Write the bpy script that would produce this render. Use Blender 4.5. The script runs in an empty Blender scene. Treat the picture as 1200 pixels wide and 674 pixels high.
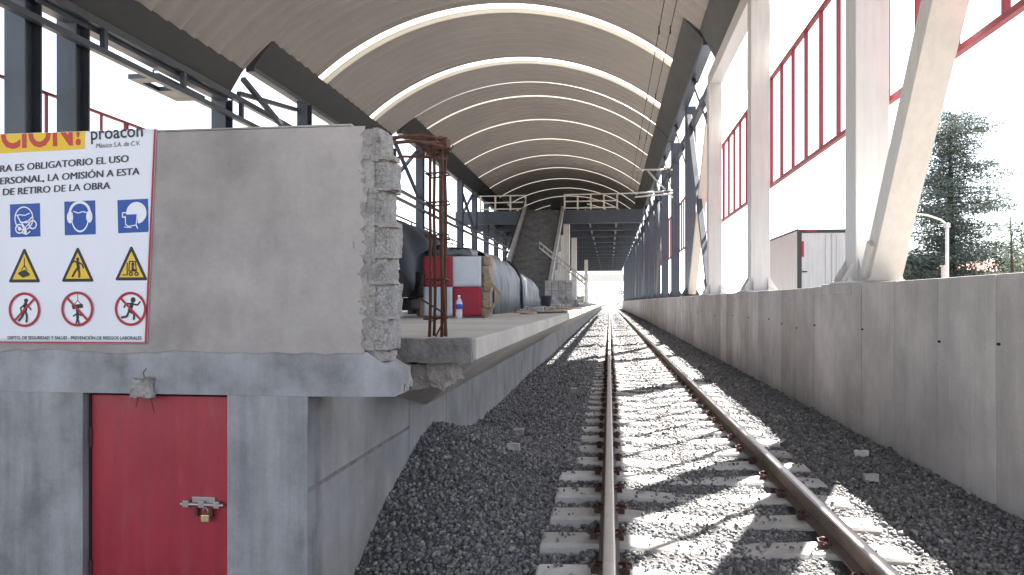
import bpy, bmesh, math, random
import numpy as np
from mathutils import Vector, Matrix, noise
R = random.Random(7)
NP = np.random.default_rng(11)
S = bpy.context.scene
C = S.collection
rad = math.radians
WL = {}                      # world location of every root, for parenting

# ------------------------------------------------------------------ materials
def newmat(name):
    m = bpy.data.materials.new(name); m.use_nodes = True
    nt = m.node_tree; nt.nodes.clear()
    out = nt.nodes.new('ShaderNodeOutputMaterial'); b = nt.nodes.new('ShaderNodeBsdfPrincipled')
    nt.links.new(b.outputs[0], out.inputs[0])
    return m, nt, b, out
def nd(nt, t, **kw):
    n = nt.nodes.new(t)
    for k, v in kw.items(): setattr(n, k, v)
    return n
def noise_n(nt, vec, scale, detail=6, rough=.6):
    n = nd(nt, 'ShaderNodeTexNoise'); n.inputs['Scale'].default_value = scale
    n.inputs['Detail'].default_value = detail; n.inputs['Roughness'].default_value = rough
    nt.links.new(vec, n.inputs['Vector']); return n.outputs['Fac']
def mapv(nt, vec, sc):
    n = nd(nt, 'ShaderNodeMapping'); n.inputs['Scale'].default_value = sc
    nt.links.new(vec, n.inputs['Vector']); return n.outputs[0]
def ramp(nt, fac, stops):
    n = nd(nt, 'ShaderNodeValToRGB'); e = n.color_ramp.elements
    while len(e) < len(stops): e.new(.5)
    for i, (p, c) in enumerate(stops):
        e[i].position = p; e[i].color = (c[0], c[1], c[2], 1) if hasattr(c, '__len__') else (c, c, c, 1)
    nt.links.new(fac, n.inputs[0]); return n.outputs[0]
def mix(nt, a, b, fac, mode='MIX'):
    n = nd(nt, 'ShaderNodeMix', data_type='RGBA', blend_type=mode)
    def put(v, s):
        if hasattr(v, 'links') or hasattr(v, 'is_output'): nt.links.new(v, s)
        elif hasattr(v, '__len__'): s.default_value = (v[0], v[1], v[2], 1)
        else: s.default_value = v
    put(a, n.inputs[6]); put(b, n.inputs[7]); put(fac, n.inputs[0])
    return n.outputs[2]
def mul(c, k): return tuple(min(1, x*k) for x in c[:3])
def bumpn(nt, b, h, strength, dist=.01):
    n = nd(nt, 'ShaderNodeBump'); n.inputs['Strength'].default_value = strength; n.inputs['Distance'].default_value = dist
    nt.links.new(h, n.inputs['Height']); nt.links.new(n.outputs[0], b.inputs['Normal'])
def pos(nt): return nd(nt, 'ShaderNodeNewGeometry').outputs['Position']

def concrete(name, base, var=.28, scale=1.3, streak=.25, fine=.12, tint=None, tintamt=.5, rough=.88, bump=.35, bscale=45, panel=None, bdist=.008):
    m, nt, b, o = newmat(name); p = pos(nt)
    n1 = noise_n(nt, p, scale, 7, .62)
    col = ramp(nt, n1, [(.36, mul(base, 1-var)), (.5, base), (.65, mul(base, 1+var))])
    if tint:
        n4 = noise_n(nt, mapv(nt, p, (1.7, 1.7, 1.1)), scale*.8+.3, 5, .55)
        col = mix(nt, col, tint, mix(nt, (0, 0, 0), (tintamt,)*3, ramp(nt, n4, [(.42, 0), (.68, 1)])))
    if streak:
        n2 = noise_n(nt, mapv(nt, p, (4, 4, .3)), 1.6, 8, .68)
        col = mix(nt, col, ramp(nt, n2, [(.3, 1-streak), (.6, 1)]), 1.0, 'MULTIPLY')
    if panel:
        sx = nd(nt, 'ShaderNodeSeparateXYZ'); nt.links.new(p, sx.inputs[0])
        dv = nd(nt, 'ShaderNodeMath', operation='DIVIDE'); nt.links.new(sx.outputs['Y'], dv.inputs[0]); dv.inputs[1].default_value = panel
        fl = nd(nt, 'ShaderNodeMath', operation='FLOOR'); nt.links.new(dv.outputs[0], fl.inputs[0])
        wn = nd(nt, 'ShaderNodeTexWhiteNoise', noise_dimensions='1D'); nt.links.new(fl.outputs[0], wn.inputs['W'])
        col = mix(nt, col, ramp(nt, wn.outputs['Value'], [(0, (.70, .685, .675)), (1, (1, 1, 1))]), 1.0, 'MULTIPLY')
    n3 = noise_n(nt, p, bscale, 6, .7)
    col = mix(nt, col, ramp(nt, n3, [(.3, 1-fine), (.65, 1)]), 1.0, 'MULTIPLY')
    nt.links.new(col, b.inputs['Base Color']); b.inputs['Roughness'].default_value = rough
    bumpn(nt, b, n3, bump, bdist)
    return m
def paint(name, base, var=.12, rough=.5, metal=0, scale=3, dirt=None, dirtamt=.5, bump=.05, bscale=60, streak=0):
    m, nt, b, o = newmat(name); p = pos(nt)
    n1 = noise_n(nt, p, scale, 6, .6)
    col = ramp(nt, n1, [(.3, mul(base, 1-var)), (.7, mul(base, 1+var))])
    if dirt:
        n2 = noise_n(nt, mapv(nt, p, (2, 2, .6)), scale*1.8, 8, .68)
        col = mix(nt, col, dirt, mix(nt, (0, 0, 0), (dirtamt,)*3, ramp(nt, n2, [(.52, 0), (.72, 1)])))
    if streak:
        n4 = noise_n(nt, mapv(nt, p, (9, 9, .5)), 1.6, 5, .6)
        col = mix(nt, col, ramp(nt, n4, [(.32, 1-streak), (.6, 1)]), 1.0, 'MULTIPLY')
    nt.links.new(col, b.inputs['Base Color']); b.inputs['Metallic'].default_value = metal
    n3 = noise_n(nt, p, bscale, 4, .6)
    rr = ramp(nt, n1, [(.2, max(0, rough-.1)), (.8, min(1, rough+.12))]); nt.links.new(rr, b.inputs['Roughness'])
    if bump: bumpn(nt, b, n3, bump, .004)
    return m
def plain(name, c, rough=.6, metal=0):
    return paint(name, c, .06, rough, metal, 8, bump=0)

M = {}
M['wall_right'] = concrete('cast_concrete', (.50, .465, .445), .18, 1.2, .16, .10, (.38, .355, .345), .55, panel=1.06, bump=.25)
M['plaster'] = concrete('grey_plaster', (.335, .303, .294), .22, 1.5, .06, .09, (.40, .37, .35), .6, bump=.22, bscale=30)
M['ledge'] = concrete('ledge_concrete', (.275, .275, .288), .30, 2.6, .15, .1, (.40, .41, .45), .6, bump=.35)
M['lower'] = concrete('lower_concrete', (.275, .274, .285), .30, 2.0, .34, .1, (.41, .42, .44), .6, bump=.3)
M['side'] = concrete('side_concrete', (.31, .305, .30), .22, 1.5, .13, .1, (.38, .385, .39), .6, bump=.25)
M['slab'] = concrete('platform_concrete', (.50, .47, .43), .15, .8, .12, .1, (.42, .40, .38), .5, bump=.2)
M['slabend'] = concrete('dark_broken_concrete', (.235, .225, .225), .3, 5, .1, .25, (.32, .30, .29), .7, bump=.9, bscale=30, bdist=.02)
M['rough'] = concrete('rough_block', (.60, .58, .57), .15, 9, 0, .70, (.40, .36, .33), .6, bump=1.0, bscale=70, bdist=.03)
M['mortar'] = concrete('old_mortar', (.40, .375, .36), .25, 7, 0, .35, (.42, .37, .33), .6, bump=1.0, bscale=50, bdist=.02)
M['sleeper'] = concrete('sleeper_concrete', (.50, .49, .48), .15, 4, 0, .15, (.42, .41, .40), .6, bump=.3, bscale=60)
def _vary(m):
    nt = m.node_tree; b = next(n for n in nt.nodes if n.type == 'BSDF_PRINCIPLED'); l = b.inputs['Base Color'].links[0].from_socket
    oi = nt.nodes.new('ShaderNodeObjectInfo'); nt.links.new(mix(nt, l, ramp(nt, oi.outputs['Random'], [(0, (.70, .68, .66)), (1, (1, 1, 1))]), 1.0, 'MULTIPLY'), b.inputs['Base Color'])
_vary(M['sleeper'])
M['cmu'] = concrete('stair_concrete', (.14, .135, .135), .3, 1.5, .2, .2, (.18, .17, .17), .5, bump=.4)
M['block'] = concrete('concrete_block', (.34, .33, .33), .2, 3, 0, .2, bump=.5)
M['steel_dark'] = paint('blue_grey_steel', (.050, .062, .085), .18, .45, 0, 2, (.10, .10, .11), .3)
M['gutter'] = paint('charcoal_steel', (.036, .038, .042), .15, .55, 0, 1, (.06, .06, .06), .3)
M['steel_white'] = paint('white_steel_paint', (.53, .515, .505), .05, .38, 0, 1.2, (.43, .40, .375), .35, streak=.12)
M['steel_cream'] = paint('cream_steel_paint', (.56, .53, .49), .04, .4, 0, 1.2, (.48, .45, .41), .25, streak=.1)
M['roof'] = paint('roof_sheet', (.36, .338, .32), .07, .55, .1, .35, (.31, .29, .275), .4, bump=0)
M['red_frame'] = paint('red_frame_paint', (.27, .028, .045), .12, .45)
M['door'] = paint('red_door_paint', (.32, .016, .034), .10, .42, 0, 2.2, (.33, .06, .085), .6, bump=.25, bscale=9, streak=.16)
M['rust'] = paint('rusted_steel', (.10, .042, .028), .35, .85, .2, 12, (.05, .022, .018), .6, bump=.5, bscale=120)
M['rail_side'] = paint('rail_rust', (.13, .098, .080), .25, .75, .2, 5, (.20, .15, .12), .5, bump=.3, bscale=80)
M['rail_top'] = paint('rail_running_surface', (.60, .57, .54), .10, .38, .75, 6, (.30, .22, .17), .25, bump=.05)
M['clip'] = paint('rail_clip_rust', (.075, .034, .028), .3, .8, .1, 30)
M['galv'] = paint('galvanised_tube', (.52, .51, .50), .12, .45, .4, 8)
M['white_paint'] = paint('pale_painted_post', (.66, .64, .60), .1, .6, 0, 3, (.45, .42, .38), .4)
M['dark'] = plain('near_black', (.012, .012, .014), .7)
M['chrome'] = plain('worn_zinc', (.35, .31, .31), .4, .7)
M['brass'] = plain('brass', (.62, .50, .28), .35, .8)
M['white_sheet'] = paint('banner_vinyl', (.70, .71, .78), .03, .5, 0, 1.6, (.63, .63, .69), .35, bump=.03)
M['red_ink'] = plain('red_ink', (.36, .014, .032)); M['yellow_ink'] = plain('yellow_ink', (.74, .48, .03))
M['blue_ink'] = plain('blue_ink', (.018, .075, .33)); M['black_ink'] = plain('black_ink', (.018, .018, .024))
M['navy_ink'] = plain('dark_letter_ink', (.03, .032, .045)); M['white_ink'] = plain('white_ink', (.74, .75, .80))
M['orange_red'] = plain('header_ink', (.48, .05, .04))
M['tarp_blue'] = paint('dark_blue_tarp', (.010, .014, .024), .3, .72, 0, 3, (.025, .032, .045), .3, bump=.3, bscale=9)
M['tarp_grey'] = paint('grey_blue_tarp', (.12, .138, .16), .22, .5, 0, 2, (.18, .20, .24), .4, bump=.3, bscale=8)
M['check_red'] = paint('red_cloth', (.30, .016, .04), .15, .7, 0, 5); M['check_white'] = paint('white_cloth', (.50, .54, .60), .08, .7, 0, 5)
M['wood'] = paint('weathered_timber', (.26, .20, .14), .3, .85, 0, 8, (.12, .09, .07), .5, bump=.3)
M['green'] = plain('green_plastic', (.03, .17, .12), .5); M['truck'] = paint('truck_white', (.50, .50, .51), .05, .35, 0, 1.5, (.40, .38, .36), .4, streak=.15)
M['trim_dark'] = plain('dark_truck_trim', (.03, .03, .03), .5)
M['asphalt'] = concrete('asphalt', (.06, .06, .06), .2, 1, 0, .2); M['earth'] = concrete('dusty_earth', (.24, .21, .17), .25, .3, 0, .2)
M['brick_red'] = paint('red_roof_tile', (.34, .10, .06), .2, .8); M['house'] = paint('pale_house_wall', (.62, .57, .50), .1, .85)
M['bark'] = concrete('bark', (.07, .055, .045), .3, 4, .3, .3)
M['bed'] = concrete('ballast_dust', (.10, .097, .096), .35, 9, 0, .4, bump=1, bscale=45, bdist=.03)

def stone_mat():
    m, nt, b, o = newmat('crushed_stone'); p = pos(nt)
    g = nd(nt, 'ShaderNodeNewGeometry')
    col = ramp(nt, g.outputs['Random Per Island'], [(0, (.09, .09, .096)), (.45, (.17, .17, .176)), (.85, (.235, .232, .232)), (1, (.38, .37, .36))])
    n = noise_n(nt, p, 55, 5, .65)
    col = mix(nt, col, ramp(nt, n, [(.3, .65), (.65, 1)]), 1.0, 'MULTIPLY')
    nt.links.new(col, b.inputs['Base Color']); b.inputs['Roughness'].default_value = .85
    bumpn(nt, b, n, .5, .01); return m
M['stone'] = stone_mat()
def translucent(name, c, trans, through=.0):
    m, nt, b, o = newmat(name)
    p = pos(nt); n = noise_n(nt, p, .7, 4)
    col = ramp(nt, n, [(.3, mul(c, .93)), (.7, c)]); nt.links.new(col, b.inputs['Base Color']); b.inputs['Roughness'].default_value = .4
    t = nd(nt, 'ShaderNodeBsdfTranslucent'); nt.links.new(col, t.inputs[0])
    mx = nd(nt, 'ShaderNodeMixShader'); mx.inputs[0].default_value = trans
    nt.links.new(b.outputs[0], mx.inputs[1]); nt.links.new(t.outputs[0], mx.inputs[2])
    last = mx.outputs[0]
    if through:
        tr = nd(nt, 'ShaderNodeBsdfTransparent'); m2 = nd(nt, 'ShaderNodeMixShader'); m2.inputs[0].default_value = through
        nt.links.new(last, m2.inputs[1]); nt.links.new(tr.outputs[0], m2.inputs[2]); last = m2.outputs[0]
    nt.links.new(last, o.inputs[0]); return m
M['skylight'] = translucent('clear_fibreglass', (.95, .95, .92), .75, .45)
M['sunlit_band'] = translucent('sunlit_band_tint', (.66, .62, .52), .07)  # tan tone stands in for sunlight falling on the next roof sheet
M['skylight_dim'] = translucent('dim_fibreglass', (.74, .70, .63), .14)  # dimmer copy: weaker daylight of the far strips is put into the material
M['polycarb'] = translucent('opal_cladding', (.92, .92, .92), .62)
def leafmat(name, a, b2):
    m, nt, b, o = newmat(name)
    g = nd(nt, 'ShaderNodeNewGeometry'); n = noise_n(nt, g.outputs['Position'], .8, 4)
    col = mix(nt, ramp(nt, g.outputs['Random Per Island'], [(0, a), (1, b2)]), ramp(nt, n, [(.35, .6), (.65, 1)]), 1.0, 'MULTIPLY')
    nt.links.new(col, b.inputs['Base Color']); b.inputs['Roughness'].default_value = .7
    t = nd(nt, 'ShaderNodeBsdfTranslucent'); nt.links.new(col, t.inputs[0])
    mx = nd(nt, 'ShaderNodeMixShader'); mx.inputs[0].default_value = .3
    nt.links.new(b.outputs[0], mx.inputs[1]); nt.links.new(t.outputs[0], mx.inputs[2]); nt.links.new(mx.outputs[0], o.inputs[0]); return m
M['leaf_hazed'] = leafmat('hazed_needles', (.085, .115, .105), (.18, .22, .19)); M['leaf_mid'] = leafmat('shrub_leaves', (.05, .08, .035), (.12, .15, .07))  # cedar needles paled: distance haze is put into their colour
def bottle_mat():
    m, nt, b, o = newmat('clear_plastic'); b.inputs['Base Color'].default_value = (.85, .9, .97, 1); b.inputs['Roughness'].default_value = .12
    b.inputs['Transmission Weight'].default_value = .55; return m
M['plastic'] = bottle_mat()

# ------------------------------------------------------------------ mesh helpers
class MB:
    def __init__(s): s.v = []; s.f = []; s.mi = []
    def add(s, vs, fs, mi=0):
        n = len(s.v); s.v += [tuple(v) for v in vs]; s.f += [tuple(i+n for i in f) for f in fs]; s.mi += [mi]*len(fs); return s
    def box(s, x0, x1, y0, y1, z0, z1, mi=0):
        return s.add([(x0,y0,z0),(x1,y0,z0),(x1,y1,z0),(x0,y1,z0),(x0,y0,z1),(x1,y0,z1),(x1,y1,z1),(x0,y1,z1)],
            [(0,3,2,1),(4,5,6,7),(0,1,5,4),(1,2,6,5),(2,3,7,6),(3,0,4,7)], mi)
    def beam(s, p, q, w, h, up=(0,0,1), mi=0):
        p = Vector(p); q = Vector(q); d = (q-p).normalized(); u = Vector(up)
        r = d.cross(u)
        if r.length < 1e-4: r = d.cross(Vector((1,0,0)))
        r.normalize(); u = r.cross(d); r *= w/2; u = u*(h/2)
        vs = [p-r-u, p+r-u, p+r+u, p-r+u, q-r-u, q+r-u, q+r+u, q-r+u]
        return s.add(vs, [(0,1,2,3),(7,6,5,4),(0,4,5,1),(1,5,6,2),(2,6,7,3),(3,7,4,0)], mi)
    def tube(s, pts, r, n=8, mi=0, cap=True):
        pts = [Vector(p) for p in pts]; rs = r if hasattr(r, '__len__') else [r]*len(pts); vs = []; fs = []
        a = None
        for i, p in enumerate(pts):
            d = (pts[min(i+1, len(pts)-1)]-pts[max(i-1, 0)]).normalized()
            if a is None: a = d.orthogonal().normalized()
            a = (a-d*a.dot(d)).normalized(); b = d.cross(a)
            for k in range(n):
                t = 2*math.pi*k/n; vs.append(p+(a*math.cos(t)+b*math.sin(t))*rs[i])
        for i in range(len(pts)-1):
            for k in range(n): fs.append((i*n+k, i*n+(k+1)%n, (i+1)*n+(k+1)%n, (i+1)*n+k))
        if cap: fs.append(tuple(range(n-1, -1, -1))); fs.append(tuple(range((len(pts)-1)*n, len(pts)*n)))
        return s.add(vs, fs, mi)
    def prism(s, poly, axis, a, b, mi=0):
        n = len(poly)
        def P(u, w, t): return {'x': (t,u,w), 'y': (u,t,w), 'z': (u,w,t)}[axis]
        vs = [P(u,w,a) for u,w in poly]+[P(u,w,b) for u,w in poly]
        return s.add(vs, [tuple(range(n-1,-1,-1)), tuple(range(n,2*n))]+[(i,(i+1)%n,n+(i+1)%n,n+i) for i in range(n)], mi)
    def rough(s, x0, x1, y0, y1, z0, z1, amp=.02, step=.03, seed=0, mi=0, fq=9):
        bm = bmesh.new(); bmesh.ops.create_cube(bm, size=1)
        for v in bm.verts: v.co = Vector(((x0+x1)/2+v.co.x*(x1-x0), (y0+y1)/2+v.co.y*(y1-y0), (z0+z1)/2+v.co.z*(z1-z0)))
        for _ in range(5):
            es = [e for e in bm.edges if e.calc_length() > step*1.5]
            if not es or len(bm.verts) > 9000: break
            bmesh.ops.subdivide_edges(bm, edges=es, cuts=1, use_grid_fill=True)
        for v in bm.verts:
            q = v.co*fq+Vector((seed*3.1, seed*1.7, 0))
            v.co += noise.noise_vector(q)*amp + noise.noise_vector(q*3.3)*amp*.4
        bm.verts.index_update()
        vs = [v.co.copy() for v in bm.verts]; fs = [tuple(v.index for v in f.verts) for f in bm.faces]; bm.free()
        return s.add(vs, fs, mi)
    def build(s, name, mats, parent=None, smooth=False, bevel=0):
        me = bpy.data.meshes.new(name); off = WL.get(parent.name, Vector()) if parent else Vector()
        me.from_pydata([tuple(Vector(v)-off) for v in s.v], [], s.f); me.update()
        for m in (mats if isinstance(mats, (list, tuple)) else [mats]): me.materials.append(m)
        if len(me.materials) > 1: me.polygons.foreach_set('material_index', s.mi)
        bm = bmesh.new(); bm.from_mesh(me); bmesh.ops.recalc_face_normals(bm, faces=bm.faces); bm.to_mesh(me); bm.free()
        if smooth: me.polygons.foreach_set('use_smooth', [True]*len(me.polygons))
        o = bpy.data.objects.new(name, me); C.objects.link(o); WL[o.name] = off
        if parent: o.parent = parent
        if bevel:
            b = o.modifiers.new('edge', 'BEVEL'); b.width = bevel; b.segments = 2; b.limit_method = 'ANGLE'; b.angle_limit = rad(40)
        return o
def tag(o, label, cat, group=None, kind=None):
    o['label'] = label
    if cat: o['category'] = cat
    if group: o['group'] = group
    if kind: o['kind'] = kind
    return o
def thing(name, label, cat, loc, group=None):
    o = bpy.data.objects.new(name, None); C.objects.link(o); o.location = loc; WL[o.name] = Vector(loc); o.empty_display_size = .2
    return tag(o, label, cat, group)
def struct(o, label=None):
    o['kind'] = 'structure'
    if label: o['label'] = label
    return o
def dup(root, delta, label=None):
    r = root.copy(); C.objects.link(r); r.location = root.location+Vector(delta)
    if label: r['label'] = label
    for ch in root.children:
        c = ch.copy(); C.objects.link(c); c.parent = r
        for g in ch.children:
            d = g.copy(); C.objects.link(d); d.parent = c
    return r
def grid(name, xs, ys, fz, mat, smooth=True):
    xs = list(xs); ys = list(ys); nx = len(xs)
    v = [(x, y, fz(x, y)) for y in ys for x in xs]
    f = [(j*nx+i, j*nx+i+1, (j+1)*nx+i+1, (j+1)*nx+i) for j in range(len(ys)-1) for i in range(nx-1)]
    m = MB(); m.v = v; m.f = f; m.mi = [0]*len(f); return m.build(name, mat, None, smooth)
def frange(a, b, st):
    n = max(1, int(round((b-a)/st))); return [a+(b-a)*i/n for i in range(n+1)]
def sstep(t): t = max(0, min(1, t)); return t*t*(3-2*t)
def lerp_tab(t, tab):
    if t <= tab[0][0]: return tab[0][1]
    for (a, va), (b, vb) in zip(tab, tab[1:]):
        if t <= b: k = (t-a)/(b-a); return va+(vb-va)*k
    return tab[-1][1]

# ------------------------------------------------------------------ ground, trackbed, ballast
HEAP = [(2.5,-1.15),(3.6,-1.0),(4.3,-.75),(4.95,-.44),(5.7,-.12),(6.5,.10),(7.15,.235),(7.6,.19),(8.2,.03),(8.9,-.10),(9.6,-.16),(12,-.19),(16,-.15),(22,-.20),(30,-.16),(400,-.17)]
def gz(x, y):
    base = -.212
    if x > 2.0: base += .03*sstep((x-2.0)/.35)
    if y > 6.9 and x < -.28: base += .06*sstep((-.28-x)/.12)*sstep((y-6.9)/.5)
    if x < -.1: base -= .04*sstep((-.1-x)/.15)*sstep((7.1-y)/.6)
    if x < -.50:
        w = lerp_tab(y, HEAP); t = (-.50-x)/1.25
        if t <= 1: base += (w-base)*(.35*t+.65*sstep(t))
        else: base = w-(t-1)*.55*max(0, min(1, (6-y)/2))
        base = max(base, -1.17)
    return base
def gzn(x, y): return gz(x, y)+.018*noise.noise(Vector((x*2.3, y*2.3, 0)))+.012*noise.noise(Vector((x*7, y*7, 3)))
g = grid('ground', [-3000,-400,-60,-16,-14.2,3.35,3.45,20,60,400,3000], [-60,-8,60,176,300,700,3000], lambda x, y: .02 if x > 3.4 else -1.2, M['earth'], False)
struct(g, 'bare dusty ground around the station')
tb = grid('trackbed', frange(-1.78, 3.06, .09), frange(-6, 3, .5)[:-1]+frange(3, 40, .09)[:-1]+frange(40, 180, .7), gzn, M['bed'])
struct(tb, 'stony trackbed under the rails')
tb2 = grid('trackbed', [-4.5,-1.78,-.4,1.9,3.06,6], [180, 400, 1500], lambda x, y: -.6 if (x < -4 or x > 5) else -.215, M['bed'], False); struct(tb2, 'trackbed running on beyond the station')
pg = grid('ground', frange(-8, -1.78, .2), frange(-6, 4.9, .15), gzn, M['bed']); struct(pg, 'ground in front of the concrete building')

ico = [(-1,1.618,0),(1,1.618,0),(-1,-1.618,0),(1,-1.618,0),(0,-1,1.618),(0,1,1.618),(0,-1,-1.618),(0,1,-1.618),(1.618,0,-1),(1.618,0,1),(-1.618,0,-1),(-1.618,0,1)]
icof = np.array([(0,11,5),(0,5,1),(0,1,7),(0,7,10),(0,10,11),(1,5,9),(5,11,4),(11,10,2),(10,7,6),(7,1,8),(3,9,4),(3,4,2),(3,2,6),(3,6,8),(3,8,9),(4,9,5),(2,4,11),(6,2,10),(8,6,7),(9,8,1)])
icov = np.array(ico)/1.902
SL_Y0, SL_DY = 3.84, .64
SY = [SL_Y0-2*SL_DY+SL_DY*i for i in range(270)]
def scatter(spec):
    V = []; F = []; n0 = 0
    variants = [icov*(.55+.75*NP.random((12,1))) for _ in range(24)]
    for (y0, y1, dens, r0, r1) in spec:
        N = int((y1-y0)*4.85*dens); X = NP.uniform(-1.76, 3.04, N); Y = NP.uniform(y0, y1, N)
        for x, y in zip(X, Y):
            r = NP.uniform(r0, r1)*(1.45 if NP.random() < .06 else 1)
            k = round((y-SL_Y0)/SL_DY); dy = abs(y-(SL_Y0+k*SL_DY))
            insl = (-.33 if y > 7.1 else -.46) < x < (1.85 if k % 3 else 1.97) and dy < .14
            z = gz(x, y)+.018*noise.noise(Vector((x*2.3, y*2.3, 0)))
            if insl:
                mid = math.exp(-((x-.75)/.3)**2)
                edge = max(0, (x-1.75)/.25)
                buried = noise.noise(Vector((x*1.2, k*.7, 9))) > .18 and not (y < 6.6 and x < .2)
                p = .06+.42*mid+(.55 if edge and buried else 0)
                if NP.random() > p: continue
                z = -.165 if not mid > .4 else -.195
                r *= .8
            if abs(x) < .095 or abs(x-1.505) < .095: continue
            if abs(abs(x-.7525)-.7525) < .2 and insl: continue
            a = variants[NP.integers(24)]
            q = NP.normal(size=4); q /= np.linalg.norm(q); w, i, j, kk = q
            m = np.array([[1-2*(j*j+kk*kk),2*(i*j-kk*w),2*(i*kk+j*w)],[2*(i*j+kk*w),1-2*(i*i+kk*kk),2*(j*kk-i*w)],[2*(i*kk-j*w),2*(j*kk+i*w),1-2*(i*i+j*j)]])
            sc = np.array([1, NP.uniform(.65, 1), NP.uniform(.5, .85)])*r
            V.append((a*sc)@m.T+np.array([x, y, z+r*(NP.uniform(-.35, .25) if -.05 < x < 2.0 else NP.uniform(-.1, .55))])); F.append(icof+n0); n0 += 12
    V = np.concatenate(V); F = np.concatenate(F)
    me = bpy.data.meshes.new('ballast'); me.vertices.add(len(V)); me.vertices.foreach_set('co', V.ravel())
    me.loops.add(F.size); me.loops.foreach_set('vertex_index', F.ravel().astype(np.int32))
    me.polygons.add(len(F)); me.polygons.foreach_set('loop_start', np.arange(0, F.size, 3, dtype=np.int32))
    me.update(calc_edges=True); me.validate(); me.materials.append(M['stone'])
    o = bpy.data.objects.new('ballast', me); C.objects.link(o); return o
bl = scatter([(3.5,8.5,1500,.011,.025),(8.5,14,800,.015,.030),(14,26,330,.022,.042),(26,50,130,.034,.058),(50,110,40,.05,.085)])
tag(bl, 'crushed grey stone ballast heaped between the walls and the rails', 'ballast', kind='stuff')
for i, (x, y, lab) in enumerate([(2.35,7.1,'pale concrete chunk on the ballast at the foot of the long wall, nearest the camera'),(2.62,8.2,'pale broken chunk lying in the shaded ballast beside the long wall, farther than its neighbour'),
        (-1.05,8.6,'flat pale chunk on the dark ballast slope below the platform wall'),(-.95,7.35,'whitish angular chunk lying low on the ballast heap left of the rails'),(-.62,13.2,'small white chunk beside the sleeper ends left of the left rail')]):
    m = MB(); m.rough(x-.06, x+.06, y-.045, y+.045, gz(x,y)+.01, gz(x,y)+.075, .02, .03, i)
    tag(m.build('concrete_chunk', M['sleeper'] if i != 1 else M['white_paint']), lab, 'rubble', 'pale chunks on the ballast')

# ------------------------------------------------------------------ rails and sleepers
def rail(x, label):
    prof = [(-.066,-.165),(.066,-.165),(.066,-.150),(.012,-.132),(.009,-.045),(.034,-.034),(.036,-.010),(-.036,-.010),(-.034,-.034),(-.009,-.045),(-.012,-.132),(-.066,-.150)]
    root = thing('steel_rail', label, 'rail', (x, -6, -.165), 'running rails')
    m = MB(); ys = frange(-6, 60, 3)+frange(60, 900, 60)[1:]
    n = len(prof); v = [(x+u, y, w) for y in ys for u, w in prof]
    f = [(j*n+i, j*n+(i+1)%n, (j+1)*n+(i+1)%n, (j+1)*n+i) for j in range(len(ys)-1) for i in range(n)]+[tuple(range(n))]
    m.add(v, f); m.build('rail_web', M['rail_side'], root)
    m = MB(); hp = [(-.036,-.0098),(-.034,-.002),(-.024,.0015),(.024,.0015),(.034,-.002),(.036,-.0098)]; n = 6
    v = [(x+u, y, w) for y in ys for u, w in hp]; m.add(v, [(j*n+i, j*n+i+1, (j+1)*n+i+1, (j+1)*n+i) for j in range(len(ys)-1) for i in range(n-1)])
    m.build('rail_head', M['rail_top'], root, True)
rail(0, 'left running rail, seen almost straight on, with pale polished top')
rail(1.505, 'right running rail with rusty brown web, nearer the long wall')
def sleeper_mesh():
    m = MB(); xs = [-.45,-.435,-.25,-.1,.1,.3,.52,.75,.98,1.2,1.4,1.6,1.75,1.935,1.95]; xs = [a for a in xs]
    top = [-.195,-.178,-.172,-.168,-.168,-.182,-.197,-.202,-.197,-.182,-.168,-.168,-.172,-.178,-.195]
    v = []; n = 6
    for x, z in zip(xs, top):
        x += .0
        v += [(x,-.165,-.36),(x,-.142,z-.022),(x,-.122,z),(x,.122,z),(x,.142,z-.022),(x,.165,-.36)]
    f = [(j*n+i, (j+1)*n+i, (j+1)*n+i+1, j*n+i+1) for j in range(len(xs)-1) for i in range(5)]+[tuple(range(6)), tuple(range((len(xs)-1)*6, len(xs)*6))]
    m.add(v, f); return m
def clip_mesh(x, y, side):
    m = MB(); s = side
    m.box(min(x+s*.068,x+s*.115), max(x+s*.068,x+s*.115), y-.035, y+.035, -.168, -.138)
    m.tube([(x+s*.05,y-.05,-.132),(x+s*.10,y-.055,-.122),(x+s*.125,y-.03,-.125),(x+s*.12,y+.02,-.118),(x+s*.085,y+.03,-.115),(x+s*.05,y+.045,-.128)], .0085, 6)
    m.tube([(x+s*.09,y,-.14),(x+s*.09,y,-.098)], .013, 6); return m
sroot = thing('sleeper', 'pale concrete sleeper lying across under both rails in the ballast', 'sleeper', (.75, 0, -.17), 'sleepers under the track')
sm = sleeper_mesh().build('sleeper_body', M['sleeper'], sroot, False, .006)
for x in (0, 1.505):
    for s in (-1, 1): clip_mesh(x, 0, s).build('rail_clip', M['clip'], sroot)
lean = sleeper_mesh()
for i, y in enumerate(SY):
    jx = R.uniform(-.02, .02) if i else 0
    if i == 0: sroot.location.y = y; continue
    if y < 32:
        r = dup(sroot, (jx, y-SY[0], 0))
    else:
        if y > 172: break
        r = sm.copy(); C.objects.link(r); r.parent = None; r.name = 'sleeper'; r.location = (.75+jx, y, -.17)
        for k in ('label','category','group'): r[k] = sroot[k]

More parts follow.
